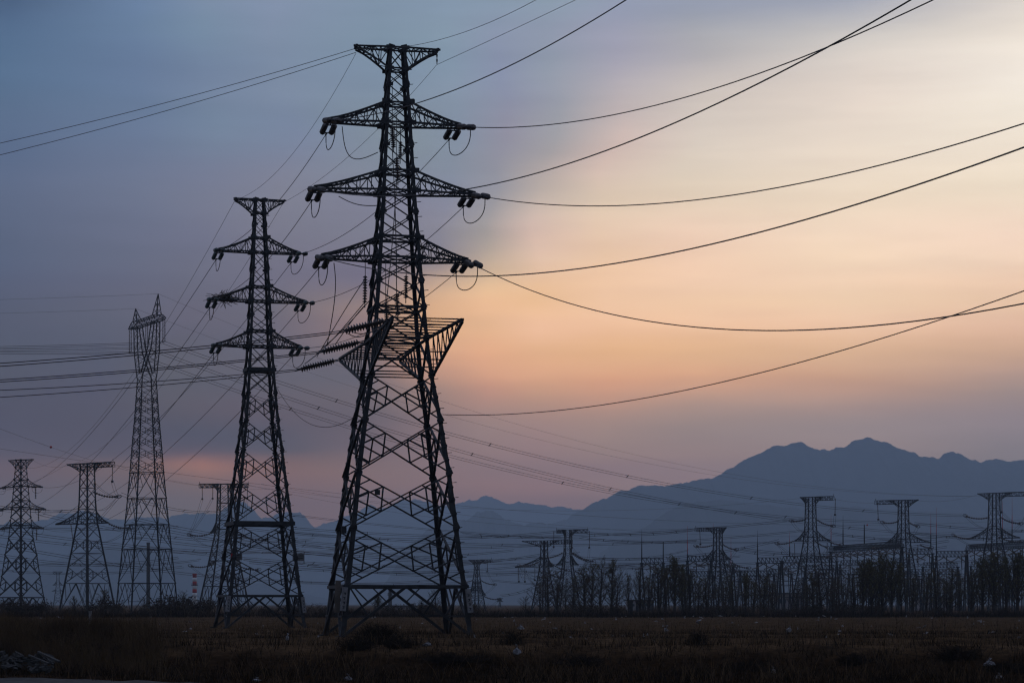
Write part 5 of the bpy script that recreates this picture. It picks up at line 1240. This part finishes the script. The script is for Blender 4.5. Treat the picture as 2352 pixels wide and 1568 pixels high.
# dark dead bushes on the bank
def bush_mesh(seed, W_, H, n):
    r = random.Random(seed); mb = MB()
    for j in range(n):
        az = r.random() * 6.283; el = r.uniform(.25, 1.45); d = Vector((math.cos(az) * math.cos(el) * W_, math.sin(az) * math.cos(el) * W_, math.sin(el) * H))
        p0 = Vector((r.gauss(0, W_ * .22), r.gauss(0, W_ * .22), 0)); L = r.uniform(.5, 1.05)
        p1 = p0 + d * L * .55; p2 = p0 + d * L + Vector((r.gauss(0, .1), r.gauss(0, .1), -.18 * H * r.random()))
        mb.tube([p0, p1, p2], [.014, .011, .005], 3, 0, False)
        for m_ in range(4):
            s = p1.lerp(p2, r.random()); e = s + Vector((r.gauss(0, .22), r.gauss(0, .22), r.gauss(.02, .16))); mb.tube([s, s.lerp(e, .5) + Vector((0, 0, .03)), e], [.008, .006, .004], 3, 0, False)
    return mb
bm_ = mat('dead_bramble', (0.03, 0.023, 0.018), (0.015, 0.012, 0.01), 2.0, .95, spec=0.0)
for k, (u, D, W_, H, lab) in enumerate([(868, 112, 1.25, 1.25, 'largest dark dead bush on the bank in front of the largest pylon'), (925, 108, 1.1, .6, 'smaller dead bush right of the largest bush'), (820, 108, 1.2, .8, 'dark bush low on the bank left of the largest bush'), (150, 108, 1.5, 1.1, 'dark bush on the left bank behind the rubble'), (225, 106, 1.4, .9, 'spreading dark bush right of the rubble heap'), (1178, 113, .6, .7, 'spiky dead bush right of the bank centre'),
     (1600, 111, .6, .75, 'spiky clump on the bank crest below the poplars'), (1345, 105, 1.5, .55, 'flat dark bush on the bank face right of centre'), (1715, 104, 1.7, .6, 'wide dark bush on the right part of the bank'), (1965, 105, 1.0, .7, 'dark bush on the bank below the leafy clump'), (2190, 106, 1.9, .9, 'tall dark bush on the bank near the right edge'), (1035, 104, 1.7, .5, 'low dark bush on the bank under the right leg of the largest pylon'), (2315, 103, 1.4, .6, 'dark bush at the right end of the bank')]):
    mb = bush_mesh(700 + k, W_, H, 150 if k else 420); o = mb.build('dead_bush', bm_); X = (u - CU) / F * D; o.location = (X, D, gz(X, D) - .05); tag(o, lab, 'bush', 'dead bushes on the bank')
# ------------------------------------------------------------------ litter, rubble, marker
def bag_mesh(seed, sx_, sy_, sz_):
    r = random.Random(seed); mb = MB(); n, m_ = 12, 7; vs = []
    ph = [r.random() * 6 for _ in range(6)]
    for i in range(m_ + 1):
        th = math.pi * i / m_
        for j in range(n):
            a = 2 * math.pi * j / n; k = 1 + .22 * math.sin(3 * a + ph[0] + i) + .18 * math.sin(5 * a + ph[1] - 2 * i) + r.gauss(0, .24)
            z = math.cos(th) * (1 + .25 * math.sin(2 * a + ph[2])); vs.append(Vector((sx_ * math.sin(th) * math.cos(a) * k * .75, sy_ * math.sin(th) * math.sin(a) * k * .75, (max(-.55, z) + r.gauss(0, .12)) * sz_ * .75 + .4 * sz_)))
    fs = [(i * n + j, i * n + (j + 1) % n, (i + 1) * n + (j + 1) % n, (i + 1) * n + j) for i in range(m_) for j in range(n)]
    mb._add(vs, fs); 
    for q in range(2):   # knotted ears
        a = Vector((0, 0, sz_ * 1.3)); d = Vector((r.gauss(0, .5), r.gauss(0, .5), r.uniform(.3, 1))) * sz_ * .6; mb._add([a, a + d + Vector((.05, 0, 0)), a + d * .8 + Vector((-.06, .04, .05)), a + Vector((.03, .03, 0))], [(0, 1, 2, 3)])
    return mb
SCR = [bag_mesh(900 + i, *s).build('litter_scrap', M['plastic']) for i, s in enumerate([(.16, .12, .07), (.12, .12, .10), (.24, .14, .05), (.10, .10, .13), (.30, .2, .06)])]
fr2 = set()
for k in range(115):
    o = SCR[k % 5]
    if o.name in fr2: o = o.copy(); col.objects.link(o)
    else: fr2.add(o.name)
    D = 118 + 225 * rnd.random() ** 1.1; X = rnd.uniform(-.225, .225) * D
    if k % 3 == 0 and X < 0: X = abs(X)
    o.location = (X, D, gz(X, D) + .05 + .0006 * D); s = rnd.uniform(.3, .85) * (1 + (D - 118) / 330); o.scale = (s, s, s); o.rotation_euler = (rnd.uniform(-.4, .4), rnd.uniform(-.4, .4), rnd.uniform(0, 6.3))
    tag(o, 'small pale scrap of plastic litter lying in the dry field', 'litter', 'scraps of plastic litter in the field')
for k, (u, v, D, sz, lab) in enumerate([(800, 1559, 92.0, (.22, .17, .14), 'rounded white plastic bag at the bottom edge below the dead bush'), (1187, 1502, 99, (.22, .1, .24), 'torn pale sheet hanging on the bank right of centre'), (1776, 1543, 94, (.15, .12, .16), 'pale crumpled bag low on the right bank'), (982, 1480, 111, (.26, .18, .12), 'white bag on the crest right of the largest bush'), (660, 1467, 113, (.12, .1, .2), 'upright white bag at the right foot of the second pylon'), (589, 1562, 91.5, (.22, .16, .08), 'flat white bag near the bottom edge left of centre'),
    (104, 1433, 140, (.25, .2, .3), 'white bag in the field at the far left, left one of two'), (133, 1430, 142, (.3, .22, .28), 'white bag in the field at the far left, right one of two'), (167, 1437, 136, (.35, .2, .12), 'flat white bag in the field left of the forked pylon'), (1090, 1462, 113, (.12, .1, .12), 'small white bag by the right foot of the largest pylon'), (1196, 1435, 140, (.3, .22, .2), 'bright torn bag in the field below the bare fan tree'), (1530, 1440, 128, (.16, .12, .24), 'upright white bag in the field below the leafy tree'),
    (1813, 1440, 128, (.2, .15, .22), 'upright pale bag in the field below the control building'), (2272, 1528, 96, (.3, .2, .2), 'pale rag on the bank near the right edge'), (2295, 1555, 92, (.2, .16, .12), 'pale lump at the bottom right'), (330, 1440, 130, (.2, .15, .15), 'white bag in the field right of the forked pylon'), (1345, 1470, 113, (.4, .2, .08), 'flat pale sheet on the crest right of centre'), (1610, 1478, 111, (.3, .15, .1), 'pale paper on the crest below the low gantry')]):
    mb = bag_mesh(950 + k, *sz); o = mb.build('plastic_bag', M['plastic']); p = P(u, v, D)
    g_ = gz(p.x, p.y)
    # slide along the line of sight to where it meets the ground
    best = min((abs(P(u, v, d).z - gz(P(u, v, d).x, d) - .04), d) for d in np.arange(D - 14, D + 30, .25)); p = P(u, v, best[1]); o.location = (p.x, p.y, gz(p.x, p.y) + .02)
    tag(o, lab, 'bag')
mb = MB(); mb.box((0, 0, .75), .34, .3, 1.5); mb.box((0, 0, 1.53), .4, .36, .08)
mk = mb.build('marker_post', M['white']); X = (207 - CU) / F * 250; mk.location = (X, 250, gz(X, 250)); mk.scale = (.8, .8, .8); tag(mk, 'short white marker post in the field below the left terminal pylon', 'post')
# broken concrete at the lower left
r = random.Random(33)
WHERE = ['at the left end of', 'low at the front of', 'high on top of', 'at the right end of', 'in the middle of']
for k in range(90):
    u = 2 + 118 * r.random() ** .9; v = 1504 + (u / 150) * 10 + r.uniform(-6, 28); D = 97.8 - (v - 1504) * .05
    mb = MB(); n = 7; W_ = r.uniform(.08, .34); T_ = r.uniform(.03, .08)
    ang = sorted(r.random() * 6.283 for _ in range(n)); top = [Vector((math.cos(a) * W_ * r.uniform(.6, 1), math.sin(a) * W_ * .6 * r.uniform(.6, 1), T_)) for a in ang]; bot = [Vector((p.x * 1.03, p.y * 1.03, -T_)) for p in top]
    mb._add(top + bot, [tuple(range(n)), tuple(range(2 * n - 1, n - 1, -1))] + [(i, n + i, n + (i + 1) % n, (i + 1) % n) for i in range(n)])
    o = mb.build('concrete_slab', M['concrete']); o.location = P(u, v, D); o.rotation_euler = (r.uniform(-.7, .7), r.uniform(-.6, .6), r.random() * 6.28)
    tag(o, 'broken grey concrete slab in the rubble heap at the lower left', 'rubble', 'broken slabs of the rubble heap', 'thing')
for (u0, v0, u1, v1, w_) in [(88, 1495, 137, 1518, .13), (66, 1503, 112, 1522, .10)]:
    mb = MB(); D = 96.5; mb.bar(P(u0, v0, D + .8), P(u1, v1, D - .6), w_, .07); o = mb.build('concrete_beam', M['concrete']); tag(o, 'long tilted concrete piece on the right side of the rubble heap, %s one' % ('upper' if w_ > .12 else 'lower'), 'rubble')
